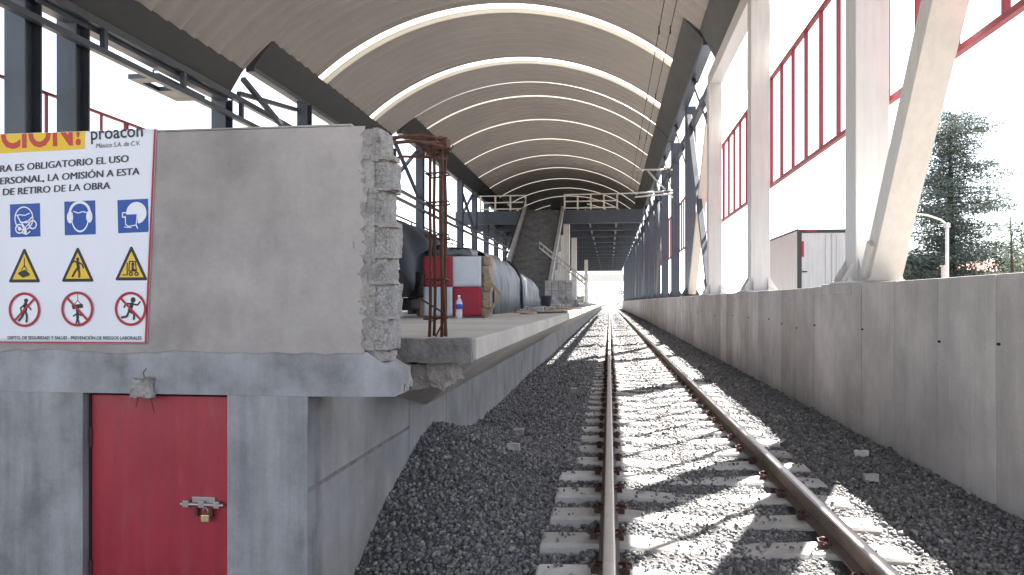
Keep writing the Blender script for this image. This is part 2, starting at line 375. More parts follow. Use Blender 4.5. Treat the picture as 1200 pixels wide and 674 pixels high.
# ------------------------------------------------------------------ right wall
w = thing('retaining_wall', 'long grey cast concrete wall to the right of the track, below the steel columns', 'wall', (3.2, 5, -.4))
m = MB(); y = -2.12
while y < 178:
    y1 = y+1.06*(1 if y < 60 else 4)
    o = R.uniform(-.004, .004)
    m.box(3.05+o, 3.20, y+.006, y1-.006, -.5, 1.672+R.uniform(-.004,.004)); y = y1
m.box(3.068, 3.55, -2.1, 178, -.5, 1.66)
m.build('wall_panels', M['wall_right'], w, False, .006)
COLY = [3.2+7.25*k for k in range(24)]
m = MB(); y = -2.12
while y < 40:
    z = 1.08+R.uniform(-.06,.06)
    if R.random() < .6: m.tube([(3.03,y+1.0,z),(3.06,y+1.0,z)], .011, 10)
    y += 1.06
m.build('tie_holes', M['dark'], w)['kind'] = 'stuff'
m = MB()
for i, yc in enumerate(COLY):
    m.box(3.035, 3.95, yc-.55, yc+.75, 1.55 if i else 1.5, 1.70)
m.build('column_pad', M['wall_right'], w, False, .008)

# ------------------------------------------------------------------ columns on the right wall
def hcolumn(x0, x1, y0, y1, z0, z1, mat, label, group, gus=True, name='steel_column'):
    xc, yc = (x0+x1)/2, (y0+y1)/2
    root = thing(name, label, 'column', (xc, yc, z0), group)
    m = MB(); m.box(x0, x1, y0, y1, z0+.02, z1); m.build('shaft', mat, root, False, .012)
    m = MB(); m.box(x0-.16, x1+.16, y0-.16, y1+.16, z0, z0+.022)
    for a in (x0-.11, x1+.11):
        for b in (y0-.11, y1+.11): m.tube([(a,b,z0+.02),(a,b,z0+.075)], .016, 6); m.box(a-.028,a+.028,b-.028,b+.028,z0+.022,z0+.04)
    m.build('base_plate', mat, root)
    if gus:
        for sx in (-1, 1):
            for yy in (y0+.03, y1-.03):
                m = MB(); xe = x0-.003 if sx < 0 else x1+.003
                m.prism([(xe, z0+.022), (xe+sx*.15, z0+.022), (xe+sx*.15, z0+.06), (xe, z0+.32)], 'y', yy-.012, yy+.012); m.build('gusset', mat, root)
        for sy in (-1, 1):
            for xx in (x0+.05, x1-.05):
                m = MB(); ye = y0-.003 if sy < 0 else y1+.003
                m.prism([(ye, z0+.022), (ye+sy*.15, z0+.022), (ye+sy*.15, z0+.06), (ye, z0+.32)], 'x', xx-.012, xx+.012); m.build('gusset', mat, root)
    return root
CX0, CX1 = 3.2, 3.62
wl = ['white steel column standing on the long wall closest to the camera, its head out of view','broad white steel column with the slanting white brace at its foot','tall white steel column between the braced column and the truck-side gap','third white column along the long wall, with the first red frame panel ending beside it']
for k in range(4):
    hcolumn(CX0, CX1, COLY[k]-.22, COLY[k]+.22, 1.70, 8.55, M['steel_white'], wl[k], 'white columns on the long wall')
d0 = hcolumn(CX0, CX1, COLY[4]-.22, COLY[4]+.22, 1.70, 9.7, M['steel_dark'], 'dark blue-grey steel column standing on the long wall beyond the white columns', 'dark columns on the long wall')
for k in range(5, 24): dup(d0, (0, COLY[k]-COLY[4], 0))
def brace(name, segs, w_, h_, mat, label, group=None, loc=None):
    root = thing(name, label, 'brace', loc or segs[0][0], group)
    for p, q in segs:
        m = MB(); m.beam(p, q, w_, h_, (1,0,0)); m.build('brace_member', mat, root, False, .008)
    m = MB()
    for p, q in segs: m.beam((p[0]+.0,p[1],p[2]), tuple(Vector(p)+(Vector(q)-Vector(p)).normalized()*.45), w_*.5, h_+.10, (1,0,0))
    m.build('end_plate', mat, root)
brace('diagonal_brace', [((3.42, 9.95, 1.80),(3.42, 5.55, 8.50))], .30, .36, M['steel_cream'], 'cream white diagonal brace rising from the foot of the broad white column')
brace('diagonal_brace', [((3.42, 25.3, 8.3),(3.42, 31.7, 1.85))], .22, .3, M['steel_cream'], 'pale diagonal brace between the last white column and the first dark one')
brace('diagonal_brace', [((3.30, 25.3, 1.85),(3.30, 31.7, 9.2))], .2, .2, M['steel_dark'], 'dark diagonal brace crossing the pale one between white and dark columns')
for k in (6, 9, 12):
    brace('cross_brace', [((3.42, COLY[k]+.25, 1.9),(3.42, COLY[k+1]-.25, 8.8)), ((3.30, COLY[k]+.25, 8.8),(3.30, COLY[k+1]-.25, 1.9))], .16, .16, M['steel_dark'],
        'dark crossed bracing between two dark columns on the long wall', 'cross braces on the long wall')
hb = thing('header_beam', 'pale steel beam on top of the white columns under the roof edge', 'beam', (3.42, 10, 8.55))
m = MB(); m.box(3.24, 3.60, -6, 25.3, 8.55, 8.98); m.build('beam_body', M['steel_white'], hb, False, .01)
for k in range(4):
    m = MB(); m.box(3.605, 4.35, COLY[k]-.1, COLY[k]+.1, 8.62, 8.86); m.build('outrigger', M['steel_white'], hb, False, .008)
m = MB(); m.box(4.355, 4.48, -6, 25.3, 8.6, 8.88); m.build('fascia', M['steel_white'], hb, False, .008)
m = MB(); m.box(3.3, 4.48, -6, 25.3, 8.985, 9.01); m.build('overhang_sheet', M['polycarb'], hb)

# red framed panels and opal cladding on the outside of the columns
def red_panel(x, y0, y1, z0, z1, label, group, clad=True, zc=8.55):
    root = thing('red_frame_panel', label, 'frame', (x, (y0+y1)/2, z0), group)
    m = MB(); b = .07
    m.box(x-.04, x+.04, y0, y1, z0, z0+b); m.box(x-.04, x+.04, y0, y1, z1-b, z1); m.build('frame_rail', M['red_frame'], root, False, .004)
    n = int(round((y1-y0)/1.03))
    for i in range(n+1):
        yy = y0+.035+(y1-y0-.07)*i/n
        m = MB(); m.box(x-.032, x+.032, yy-.03, yy+.03, z0+b+.002, z1-b-.002); m.build('frame_bar', M['red_frame'], root, False, .004)
    if clad:
        m = MB(); ys = frange(y0, y1, .15); v = []
        for i, yy in enumerate(ys): v += [(x+.05+.012*(i%2), yy, z1+.005), (x+.05+.012*(i%2), yy, zc)]
        m.add(v, [(2*i, 2*i+2, 2*i+3, 2*i+1) for i in range(len(ys)-1)]); m.build('cladding', M['polycarb'], root)
rl = ['red frame panel over the wall nearest the camera, cut by the picture edge', 'red frame panel with upright bars between the broad and the tall white column','red frame panel with upright bars behind the third white column']
for k in range(3):
    red_panel(3.75, COLY[k]+.32, COLY[k+1]-.0+.27, 4.13, 6.70, rl[k], 'red frame panels on the columns')
for k in range(3, 10):
    red_panel(3.75, COLY[k]+.32, COLY[k+1]+.27, 4.13, 6.70, 'red frame panel half hidden behind the dark columns', 'far red frame panels', False)

# ------------------------------------------------------------------ arched roof
ARC = {1: (-4.5, 2.11, 10.86), 2: (-4.5, 2.11, 10.86), 3: (-4.5, 2.09, 10.86)}
def arcz(sec, x): cx, cz, r = ARC[sec]; return cz+math.sqrt(r*r-(x-cx)**2)
def arcpts(sec, x0, x1, n=56, dz=0):
    cx, cz, r = ARC[sec]; a0 = math.asin((x0-cx)/r); a1 = math.asin((x1-cx)/r)
    return [(cx+(r+dz)*math.sin(a0+(a1-a0)*i/n), cz+(r+dz)*math.cos(a0+(a1-a0)*i/n)) for i in range(n+1)]
roof = thing('arched_roof', 'grey corrugated arched roof spanning platform and track with bright skylight strips', 'roof', (-4.5, 40, 9))
SKY = [28.55, 34.9, 41.2, 46.6, 52.2, 58.0, 63.5]+[63.5+5.7*i for i in range(1, 19)]
def sheet(sec, x0, x1, y0, y1, name, mat, pitch=.42, amp=.045, dz=0, n=56):
    m = MB(); ys = []; hs = []; y = y0
    while y < y1-.01:
        for d, h in ((0,0),(.05,.08),(.10,.5),(.15,.92),(.21,1),(.27,.92),(.32,.5),(.37,.08)):
            yy = y+d*pitch/.42
            if yy < y1: ys.append(yy); hs.append(h*amp)
        y += pitch
    ys.append(y1); hs.append(0)
    v = []
    for yy, h in zip(ys, hs): v += [(px, yy, pz) for px, pz in arcpts(sec, x0, x1, n, dz+h)]
    w_ = n+1; m.add(v, [(j*w_+i, j*w_+i+1, (j+1)*w_+i+1, (j+1)*w_+i) for j in range(len(ys)-1) for i in range(n)])
    return m.build(name, mat, roof, True)
XS = {1: (-12.65, 3.0), 2: (-11.65, 2.5), 3: (-10.42, 2.5)}
def section(sec, y0, y1):
    x0, x1 = XS[sec]; cur = y0
    for s in SKY:
        if y0 < s < y1:
            wd_ = .22 if s < 38 else .13
            sheet(sec, x0, x1, cur, s-wd_, 'roof_sheet', M['roof'], .72, .15)
            sheet(sec, x0+.02, x1-.02, s-wd_, s+wd_, 'skylight', M['skylight' if s < 38 else 'skylight_dim'], .42, .02)
            cur = s+wd_
            if s < 38: sheet(sec, x0+.02, x1-.02, s+wd_, s+.7, 'skylight', M['sunlit_band'], .42, .02); cur = s+.7  # second strip imitates the sunlit band behind each near skylight
    if cur < y1: sheet(sec, x0, x1, cur, y1, 'roof_sheet', M['roof'], .72, .15)
section(1, -7, 24.2); section(2, 24.2, 38.6); section(3, 38.6, 172)
def gutter(sec, side, y0, y1, dx, dz):
    x = XS[sec][0 if side < 0 else 1]; z = arcz(sec, x)
    xi = x-side*.16; zi = arcz(sec, xi)-.015
    poly = [(xi, zi), (x+side*dx, z-dz), (x+side*(dx+.38), z-dz), (x+side*(dx+.38), z+.30), (x-side*.02, z+.30)]
    m = MB(); m.prism(poly, 'y', y0, y1); m.build('gutter_beam', M['gutter'], roof, False, .01)
    m = MB(); m.box(min(x+side*(dx-.02), x+side*(dx+.3)), max(x+side*(dx-.02), x+side*(dx+.3)), y0+.01, y1-.01, z-dz-.16, z-dz-.005); m.build('gutter_flange', M['steel_dark'], roof, False, .006)
gutter(1,-1,-7,24.15,.42,.78); gutter(2,-1,24.22,38.55,.5,.72); gutter(3,-1,38.62,172,.6,.55)
gutter(1,1,-7,24.15,.38,.92); gutter(2,1,24.22,38.55,.48,.62); gutter(3,1,38.62,172,.48,.62)

# knee struts on the right between dark columns and gutters
for k in range(3, 12):
    t = thing('roof_strut', 'dark strut tying a column head on the long wall to the roof gutter', 'strut', (3.4, COLY[k], 8), 'roof struts over the long wall')
    m = MB(); m.beam((3.3, COLY[k]+.35, 7.4), (3.05, COLY[k]+3.0, 9.65), .14, .14); m.build('strut_member', M['steel_dark'], t)
    m = MB(); m.beam((3.42, COLY[k]+.4, 8.75), (3.42, COLY[k+1]-.4, 8.75), .2, .26); m.build('tie_beam', M['steel_dark'], t)

# ------------------------------------------------------------------ left columns, truss
LX = -13.3
lcols = [(LX, 15.4), (LX, 17.0), (LX, 24.2), (-12.1, 28.4)]+[(-11.0, 36.6+5.9*k) for k in range(23)]
def lcol(x, y, w_, zt, label, group):
    root = thing('steel_column', label, 'column', (x, y, 1.19), group)
    m = MB(); t = .045
    m.box(x-w_/2, x+w_/2, y-.26, y-.26+t, 1.2, zt); m.box(x-w_/2, x+w_/2, y+.26-t, y+.26, 1.2, zt); m.box(x-.03, x+.03, y-.26+t, y+.26-t, 1.2, zt)
    m.build('shaft', M['steel_dark'], root, False, .006)
    m = MB(); m.box(x-.4, x+.4, y-.45, y+.45, 1.19, 1.215); m.build('base_plate', M['steel_dark'], root); return root
lc = ['dark steel column at the left edge, rising behind the banner wall','second dark steel column from the left, rising behind the banner wall','dark column at the step in the roof above the plastered wall','narrow dark column below the second roof section, behind the plastered wall']
d1 = None
for i, (x, y) in enumerate(lcols):
    if i < 4: lcol(x, y, .52 if i < 3 else .42, 8.5 if i < 3 else 9.4, lc[i], 'dark columns along the far side of the platform')
    elif i == 4: lcol(x, y, .42, 9.3, 'dark steel column just beyond the broken wall end, behind the rusty bars', 'far dark columns beside the platform')
    elif d1 is None: d1 = lcol(x, y, .42, 10.5, 'dark steel column along the far side of the platform, beyond the plastered wall', 'far dark columns beside the platform'); yb = y
    else: dup(d1, (0, y-yb, 0))
tr = thing('side_truss', 'dark blue-grey lattice rails running under the left roof edge behind the banner wall', 'truss', (LX, 10, 7.8))
for z, hh in ((8.56, .2), (7.88, .16), ):
    m = MB(); m.box(LX+.30, LX+.48, -7, 33, z-hh/2, z+hh/2); m.build('chord', M['steel_dark'], tr, False, .008)
for y in frange(-4, 32, 3.6):
    m = MB(); m.box(LX+.32, LX+.46, y-.07, y+.07, 7.962, 8.458); m.build('strut', M['steel_dark'], tr)
tr = thing('side_truss', 'dark double rail running between the far columns beyond the rusty bars', 'truss', (-10.7, 90, 7))
for z in (7.20, 6.74):
    m = MB(); m.box(-10.78, -10.62, 34.5, 165, z-.07, z+.07); m.build('chord', M['steel_dark'], tr, False, .008)
for x0, ya, za, x1, yb2, zb, zc, zd, lab, gr in ((-12.7, 24.5, 9.25, -12.2, 28.2, 7.6, 8.75, 9.1, 'dark crossed bracing above the plastered wall behind the roof step', None),
      (-11.0, 36.9, 9.9, -11.0, 42.2, 7.5, 7.5, 10.2, 'dark crossed bracing behind the rusty bars beside the platform', None),
      (-11.0, 54.6, 9.9, -11.0, 59.9, 7.5, 7.5, 10.2, 'dark crossed bracing between far columns beside the platform', 'far cross braces beside the platform'),
      (-11.0, 72.3, 9.9, -11.0, 77.6, 7.5, 7.5, 10.2, 'dark crossed bracing between far columns beside the platform', 'far cross braces beside the platform')):
    t = thing('cross_brace', lab, 'brace', (x0, ya, zb), gr)
    for p, q in (((x0, ya, za), (x1, yb2, zb)), ((x0-.15, ya, zc), (x1-.15, yb2, zd))):
        m = MB(); m.beam(p, q, .14, .17, (1,0,0)); m.build('brace_member', M['steel_dark'], t)
# left red railing and pickets
def left_panel(k, label, group):
    y0 = 5.6+7.2*k
    root = thing('red_frame_panel', label, 'frame', (-13.95, y0, 4.1), group)
    m = MB(); m.box(-13.99,-13.91,y0,y0+7.15,6.63,6.70); m.box(-13.99,-13.91,y0,y0+7.15,4.13,4.2); m.build('frame_rail', M['red_frame'], root)
    for i in range(8):
        m = MB(); yy = y0+.03+i*7.09/7; m.box(-13.98,-13.92,yy-.03,yy+.03,4.202,6.628); m.build('frame_bar', M['red_frame'], root)
for k in range(0, 12): left_panel(k, 'thin red bar frame seen beyond the dark columns over the banner' if k < 3 else 'red bar frame beyond the far columns of the platform', 'near red frames beyond the platform' if k < 3 else 'far red frames beyond the platform')
rl_ = thing('platform_fence', 'pale upright bars fencing the far side of the platform', 'fence', (-13.6, 60, 1.2))
m = MB(); m.box(-13.63,-13.57,38,170,5.0,5.08); m.box(-13.63,-13.57,38,170,1.5,1.58); m.build('fence_rail', M['galv'], rl_)
m = MB()
for y in frange(38, 120, .55): m.box(-13.62,-13.58,y-.02,y+.02,1.58,5.0)
o = m.build('fence_bars', M['galv'], rl_); o['kind'] = 'stuff'
hl = thing('platform_handrail', 'dark double handrail sloping away along the far platform edge', 'railing', (-11.9, 50, 1.19))
for z in (4.15, 5.3):
    m = MB(); m.tube([(-12.2, 36, z+1.2), (-12.2, 62, z+1.0)], .06, 8); m.build('rail_tube', M['steel_dark'], hl)
for y in frange(37, 61, 4):
    m = MB(); m.tube([(-12.2, y, 1.2), (-12.2, y, 6.4)], .045, 8); m.build('post', M['steel_dark'], hl)
fx = thing('light_tray', 'dark rectangular metal tray hanging below the left lattice rail', 'lamp fitting', (LX+.3, 21, 7.9))
m = MB(); a, b = 20.2, 22.7
m.box(LX-.75, LX-.62, a, b, 8.02, 8.16); m.box(LX+.1, LX+.23, a, b, 8.02, 8.16); m.box(LX-.615, LX+.095, a, a+.45, 8.02, 8.16); m.box(LX-.615, LX+.095, b-1.2, b, 8.02, 8.16)
m.build('tray', M['steel_dark'], fx)
m = MB(); m.box(LX-.5, LX-.46, 21, 21.04, 8.165, 8.5); m.box(LX-.5, LX+.35, 21, 21.04, 8.5, 8.54); m.build('hanger', M['steel_dark'], fx)

# ------------------------------------------------------------------ platform
pf = thing('platform', 'long raised concrete platform with pale edge slab to the left of the track', 'platform', (-1.2, 60, -.2))
m = MB(); m.box(-14.6, -.97, 5.40, 176, 1.02, 1.185); m.build('deck_slab', M['slab'], pf, False, .012)
m = MB()
for i in range(60):
    y0 = 5.42+i*3.0
    if i == 0:
        a, b = 5.62, 8.415; m.add([(-1.0,a,1.018),(-1.752,a,.74),(-1.752,a,1.018),(-.985,7.0,1.018),(-1.752,7.0,.46),(-1.752,7.0,1.018),(-.985,b,1.018),(-1.752,b,.46),(-1.752,b,1.018)],
            [(0,2,1),(0,1,4,3),(1,2,5,4),(2,0,3,5),(3,4,7,6),(4,5,8,7),(5,3,6,8),(6,7,8)]); continue
    m.prism([(-.985,1.018),(-1.752,.46),(-1.752,1.018)], 'y', y0, y0+2.995)
m.build('haunch', M['slab'], pf)
m = MB(); m.box(-2.2, -1.79, 6.5, 176, -.6, .99)
y = 6.39
while y < 110:
    m.box(-1.788, -1.752+R.uniform(-.003,.003), y+.004, y+1.494, -.6, .98); y += 1.5
m.build('platform_wall', M['side'], pf, False, .006)
m = MB(); m.box(-14.6, -14.2, 5.4, 176, -1.2, 1.015); m.build('rear_wall', M['side'], pf)
m = MB(); m.rough(-1.86, -1.0, 5.33, 5.50, 1.005, 1.18, .012, .03, 5); m.build('broken_slab_end', M['slabend'], pf)
m = MB()
m.rough(-1.62,-1.23,5.42,6.2,.80,.99,.03,.025,11,fq=11); m.rough(-1.70,-1.5,5.40,5.9,.86,1.04,.03,.03,12,fq=12); m.rough(-1.34,-1.17,5.43,5.9,.87,1.01,.018,.025,13,fq=12)
m.build('broken_haunch', M['mortar'], pf)

# ------------------------------------------------------------------ building in front with red door
YF = 4.15
bd = thing('concrete_building', 'grey concrete room under a plastered parapet, built against the platform end', 'building', (-3, YF, -1.2))
DX0, DX1, DZ = -3.185, -2.25, .884
m = MB(); m.box(-5.5, DX0, YF, YF+.22, -1.3, .8968); m.box(DX1, -1.75, YF, YF+.22, -1.3, .8968); m.build('front_wall', M['lower'], bd, False, .003)
m = MB(); m.box(-1.99, -1.753, YF+.222, 6.38, -1.3, .893); m.build('side_wall', M['side'], bd, False, .008)
# pour joint and stain lines on the side wall
m = MB(); m.box(-1.7525, -1.744, YF+.02, 6.38, .335, .358); m.build('pour_joint', M['slabend'], bd)
m = MB()
pts = [(-5.5,.897),(-1.225,.905),(-1.215,1.05),(-1.30,1.10),(-1.39,1.16),(-1.50,1.168),(-1.75,1.165),(-5.5,1.165)]
m.prism([(-5.5,.897),(-1.752,.897),(-1.752,1.165),(-5.5,1.165)], 'y', YF-.0002, 5.3)
m.prism([(-1.752,.897)]+pts[1:-1]+[(-1.752,1.165)], 'y', YF-.0002, YF+.30); m.build('ledge_beam', M['ledge'], bd)
m = MB(); m.rough(-1.60,-1.232,YF+.20,YF+.40,.915,1.05,.022,.03,77)
m.build("broken_ledge_end", M['mortar'], bd)
m = MB(); m.box(-5.5, -1.47, YF+.012, YF+.26, 1.167, 2.455); m.build('parapet', M['plaster'], bd)
edge = [(-1.40,1.168)]; z = 1.2
while z < 2.45: edge.append((-1.405+R.uniform(-.022,.018)+.03*noise.noise(Vector((z*6,1,1))), z)); z += R.uniform(.012,.035)
edge += [(-1.40,2.468)]
m = MB(); bot = [(-5.5+4.08*i/110, 1.150+.012*noise.noise(Vector((i*.35,2,1)))+.016*noise.noise(Vector((i*.08,5,1)))) for i in range(111)]
m.prism(bot+edge+[(-5.5,2.47)], 'y', YF-.006, YF-.0005); m.build('plaster_coat', M['plaster'], bd)
m = MB(); m.box(-5.5, -1.48, YF-.006, YF+.27, 2.4715, 2.484); m.build('parapet_cap', M['plaster'], bd, False, .004)
zs = [1.175,1.36,1.56,1.72,1.90,2.10,2.28,2.455]
m = MB(); m.rough(-1.56, -1.345, YF-.002, YF+.24, 1.172, 2.45, .008, .016, 29, fq=20); m.build('torn_edge', M['mortar'], bd)
for i in range(7):
    x1 = -1.262+[0,.012,-.010,.012,-.022,.004,-.045][i]
    m = MB(); m.rough(-1.375+.025*math.sin(i*2.3), x1, YF-.002+.006*(i%2), YF+.25, zs[i]-.002, zs[i+1]+.001, .007, .012, i+31, fq=30); m.build('broken_block', M['rough'], bd)
m = MB()
for i in range(1, 7):
    for q in range(4):
        x = -1.36+.03*q+R.uniform(-.01,.01); m.rough(x, x+.05, YF-.012, YF+.1, zs[i]-.012+R.uniform(-.01,.01), zs[i]+.010, .006, .014, i*5+q, fq=26)
m.build('mortar_bed', M['mortar'], bd)['kind'] = 'stuff'
m = MB()
for i in range(60):
    z = R.uniform(1.2, 2.42); x = -1.39+R.uniform(-.03,.05); s = R.uniform(.005,.020); m.rough(x-s, x+s, YF-.008, YF+.03, z-s*1.4, z+s*1.4, s*.5, .02, i+70, fq=25)
for i in range(14):
    x = R.uniform(-1.52,-1.28); z = R.uniform(1.155,1.2)-.25*max(0,x+1.40); s = R.uniform(.012,.035); m.rough(x-s, x+s, YF+.02, YF+.2, z-s, z+s, s*.5, .02, i+120, fq=22)
m.build('mortar_crumbs', M['mortar'], bd)['kind'] = 'stuff'
# door
dr = None
m = MB(); m.box(DX0+.018, DX1-.006, YF+.055, YF+.10, -1.18, DZ-.004); dr = m.build('door', M['door'], bd, False, .004)
m = MB(); m.box(DX0+.004, DX0+.016, YF+.05, YF+.12, -1.2, DZ-.003); m.build('door_shade_strip', M['dark'], bd)  # near-black strip painted in for the shade in the left door recess
for z in (.62, -.2, -.9):
    m = MB(); m.tube([(DX0+.018, YF+.048, z-.06), (DX0+.018, YF+.048, z+.06)], .009, 8); m.build('hinge', M['rust'], dr)
m = MB(); m.tube([(-2.565,YF+.034,.232),(-2.29,YF+.034,.232)], .010, 10); m.build('bolt_rod', M['chrome'], dr)
m = MB()
for x in (-2.53,-2.43,-2.335): m.box(x-.02,x+.02,YF+.024,YF+.056,.212,.255)
m.box(-2.50,-2.35,YF+.044,YF+.056,.235,.275); m.build('bolt_bracket', M['chrome'], dr, False, .004)
m = MB(); m.box(-2.475,-2.455,YF+.03,YF+.056,.16,.208); m.box(-2.37,-2.355,YF+.02,YF+.04,.165,.225); m.build('hasp', M['rust'], dr)
pk = thing('padlock', 'small brass padlock hanging from the bolt of the red door', 'padlock', (-2.395, YF+.02, .15))
m = MB(); m.box(-2.42,-2.368,YF+.004,YF+.030,.135,.178); m.build('body', M['brass'], pk, False, .005)
m = MB(); m.tube([(-2.41,YF+.017,.178),(-2.41,YF+.017,.205),(-2.395,YF+.017,.222),(-2.38,YF+.017,.205),(-2.38,YF+.017,.178)], .0045, 8); m.build('shackle', M['chrome'], pk, True)
m = MB(); m.rough(-2.835,-2.71,YF-.055,YF-.014,.875,1.0,.028,.02,3,fq=12)
lump = m.build('mortar_lump', M['mortar']); tag(lump, 'dried lump of mortar stuck to the ledge above the red door', 'mortar lump')
m = MB(); m.tube([(-2.76,YF-.03,1.0),(-2.755,YF-.045,1.03),(-2.74,YF-.04,1.055)], .003, 5); m.tube([(-2.80,YF-.03,.88),(-2.81,YF-.034,.82)], .003, 5); m.tube([(-2.72,YF-.03,.88),(-2.70,YF-.035,.82),(-2.695,YF-.03,.79)], .003, 5); m.build('wire', M['rust'], lump)

# ------------------------------------------------------------------ safety banner
BY = YF-.012
bn = thing('safety_banner', 'white safety banner with red edge, slogans and pictograms on the plastered wall', 'banner', (-3.2, BY, 1.2))
bxr = lambda z: -2.752+(z-1.2)*.046
m = MB(); nx, nz = 40, 34; v = []
for j in range(nz+1):
    z = 1.197+(2.487-1.197)*j/nz
    for i in range(nx+1):
        x = -4.4+(bxr(z)+4.4)*i/nx
        v.append((x, BY+.002*noise.noise(Vector((x*4, z*4, 0))), z))
m.add(v, [(j*(nx+1)+i, j*(nx+1)+i+1, (j+1)*(nx+1)+i+1, (j+1)*(nx+1)+i) for j in range(nz) for i in range(nx)])
m.add([(-4.4,BY,2.487),(bxr(2.487),BY,2.487),(bxr(2.487),YF+.12,2.489),(-4.4,YF+.12,2.489)], [(0,1,2,3)])
bs = m.build('sheet', M['white_sheet'], bn, True)
sd = bs.modifiers.new('thick', 'SOLIDIFY'); sd.thickness = .0015; sd.offset = 1
m = MB(); e = BY-.0022
m.prism([(bxr(1.2)-.016,1.199),(bxr(1.2)-.001,1.199),(bxr(2.486)-.001,2.486),(bxr(2.486)-.014,2.486)], 'y', e-.0006, e); m.prism([(-4.4,1.199),(bxr(1.2)-.017,1.199),(bxr(1.2)-.017,1.208),(-4.4,1.206)], 'y', e-.0006, e); m.build('red_border', M['red_ink'], bn)
m = MB(); m.prism([(-4.4,2.362),(-3.731,2.367),(-3.16,2.381),(-3.156,2.486),(-4.4,2.486)], 'y', e-.0006, e); m.build('header_band', M['yellow_ink'], bn)

def text(s, x0, x1, z, h, mat, name, ang=0, bold=.0, shear=0, clip=None, yy=None, parent=None, fat=0):
    cu = bpy.data.curves.new(name, 'FONT'); cu.body = s; cu.size = 1; cu.offset = bold; cu.shear = shear; cu.resolution_u = 3
    o = bpy.data.objects.new(name, cu); C.objects.link(o); bpy.context.view_layer.update()
    me = bpy.data.meshes.new_from_object(o.evaluated_get(bpy.context.evaluated_depsgraph_get())); bpy.data.objects.remove(o)
    xs = [v.co.x for v in me.vertices]; mn, mx = min(xs), max(xs); kx = (x1-x0)/(mx-mn); kz = h/.70
    y = BY-.0040 if yy is None else yy; off = WL[(parent or bn).name]; ca, sa = math.cos(ang), math.sin(ang)
    bm = bmesh.new(); bm.from_mesh(me)
    if fat:
        d = bmesh.ops.duplicate(bm, geom=bm.verts[:]+bm.edges[:]+bm.faces[:])['geom']
        for v in d:
            if isinstance(v, bmesh.types.BMVert): v.co.x += fat/kx; v.co.z = -.0002
    for v in bm.verts:
        u, w_ = (v.co.x-mn)*kx, v.co.y*kz; v.co = Vector((x0+u*ca-w_*sa, y+v.co.z, z+u*sa+w_*ca))-off
    if clip: bmesh.ops.bisect_plane(bm, geom=bm.verts[:]+bm.edges[:]+bm.faces[:], plane_co=Vector((0,0,clip))-off, plane_no=(0,0,1), clear_outer=True)
    bmesh.ops.triangulate(bm, faces=bm.faces); bm.to_mesh(me); bm.free(); me.materials.clear(); me.materials.append(mat)
    me.polygons.foreach_set('material_index', [0]*len(me.polygons))
    q = bpy.data.objects.new(name, me); C.objects.link(q); q.parent = parent or bn; return q
text('CIÓN!', -3.722, -3.185, 2.400, .165, M['orange_red'], 'header_lettering', .022, .03, 0, 2.4855)
text('proacon', -3.118, -2.778, 2.434, .078, M['navy_ink'], 'company_lettering', .035, .012)
text('México S.A. de C.V.', -3.085, -2.798, 2.383, .028, M['navy_ink'], 'company_lettering', .035, .0, .2)
text('RA ES OBLIGATORIO EL USO', -3.731, -2.872, 2.252, .042, M['navy_ink'], 'slogan_lettering', .050, .0, .08, fat=.0038)
text('ERSONAL, LA OMISIÓN A ESTA', -3.731, -2.803, 2.176, .042, M['navy_ink'], 'slogan_lettering', .044, .0, .08, fat=.0038)
text('DE RETIRO DE LA OBRA', -3.712, -2.995, 2.108, .042, M['navy_ink'], 'slogan_lettering', .038, .0, .08, fat=.0038)
text('DEPTO. DE SEGURIDAD Y SALUD - PREVENCIÓN DE RIESGOS LABORALES', -3.678, -2.786, 1.221, .019, M['navy_ink'], 'footer_lettering', .004, .02)

class D2:                       # flat printed symbols, each stroke a hair in front of the last
    def __init__(s, cx, cz, r, y0, tilt=0): s.c = (cx, cz); s.r = r; s.y = y0; s.m = {}; s.t = tilt
    def _p(s, x, z): c, q = math.cos(s.t), math.sin(s.t); return (s.c[0]+s.r*(x*c-z*q), s.y, s.c[1]+s.r*(x*q+z*c))
    def poly(s, pts, mat): s.y -= .00016; s.m.setdefault(mat, MB()).add([s._p(*p) for p in pts], [tuple(range(len(pts)))])
    def disc(s, x, z, r, mat, rz=None, n=28): s.poly([(x+r*math.cos(2*math.pi*k/n), z+(rz or r)*math.sin(2*math.pi*k/n)) for k in range(n)], mat)
    def ring(s, x, z, r0, r1, mat, a0=0, a1=360, n=36, e=1):
        s.y -= .00016; mb = s.m.setdefault(mat, MB()); v = []
        for k in range(n+1):
            a = rad(a0+(a1-a0)*k/n); v += [s._p(x+r0*math.cos(a), z+e*r0*math.sin(a)), s._p(x+r1*math.cos(a), z+e*r1*math.sin(a))]
        mb.add(v, [(2*k, 2*k+1, 2*k+3, 2*k+2) for k in range(n)])
    def line(s, pts, w, mat):
        for (a, b), (c, d) in zip(pts, pts[1:]):
            L = math.hypot(c-a, d-b) or 1; nx_, nz_ = -(d-b)/L*w/2, (c-a)/L*w/2
            s.poly([(a+nx_,b+nz_),(a-nx_,b-nz_),(c-nx_,d-nz_),(c+nx_,d+nz_)], mat)
        for a, b in pts: s.disc(a, b, w/2, mat, n=10)
    def build(s, name, parent, names):
        base = None
        for i, (mat, mb) in enumerate(s.m.items()):
            o = mb.build(names[i] if base else name, M[mat], base or parent)
            if base is None: base = o
        return base
PY = BY-.0022
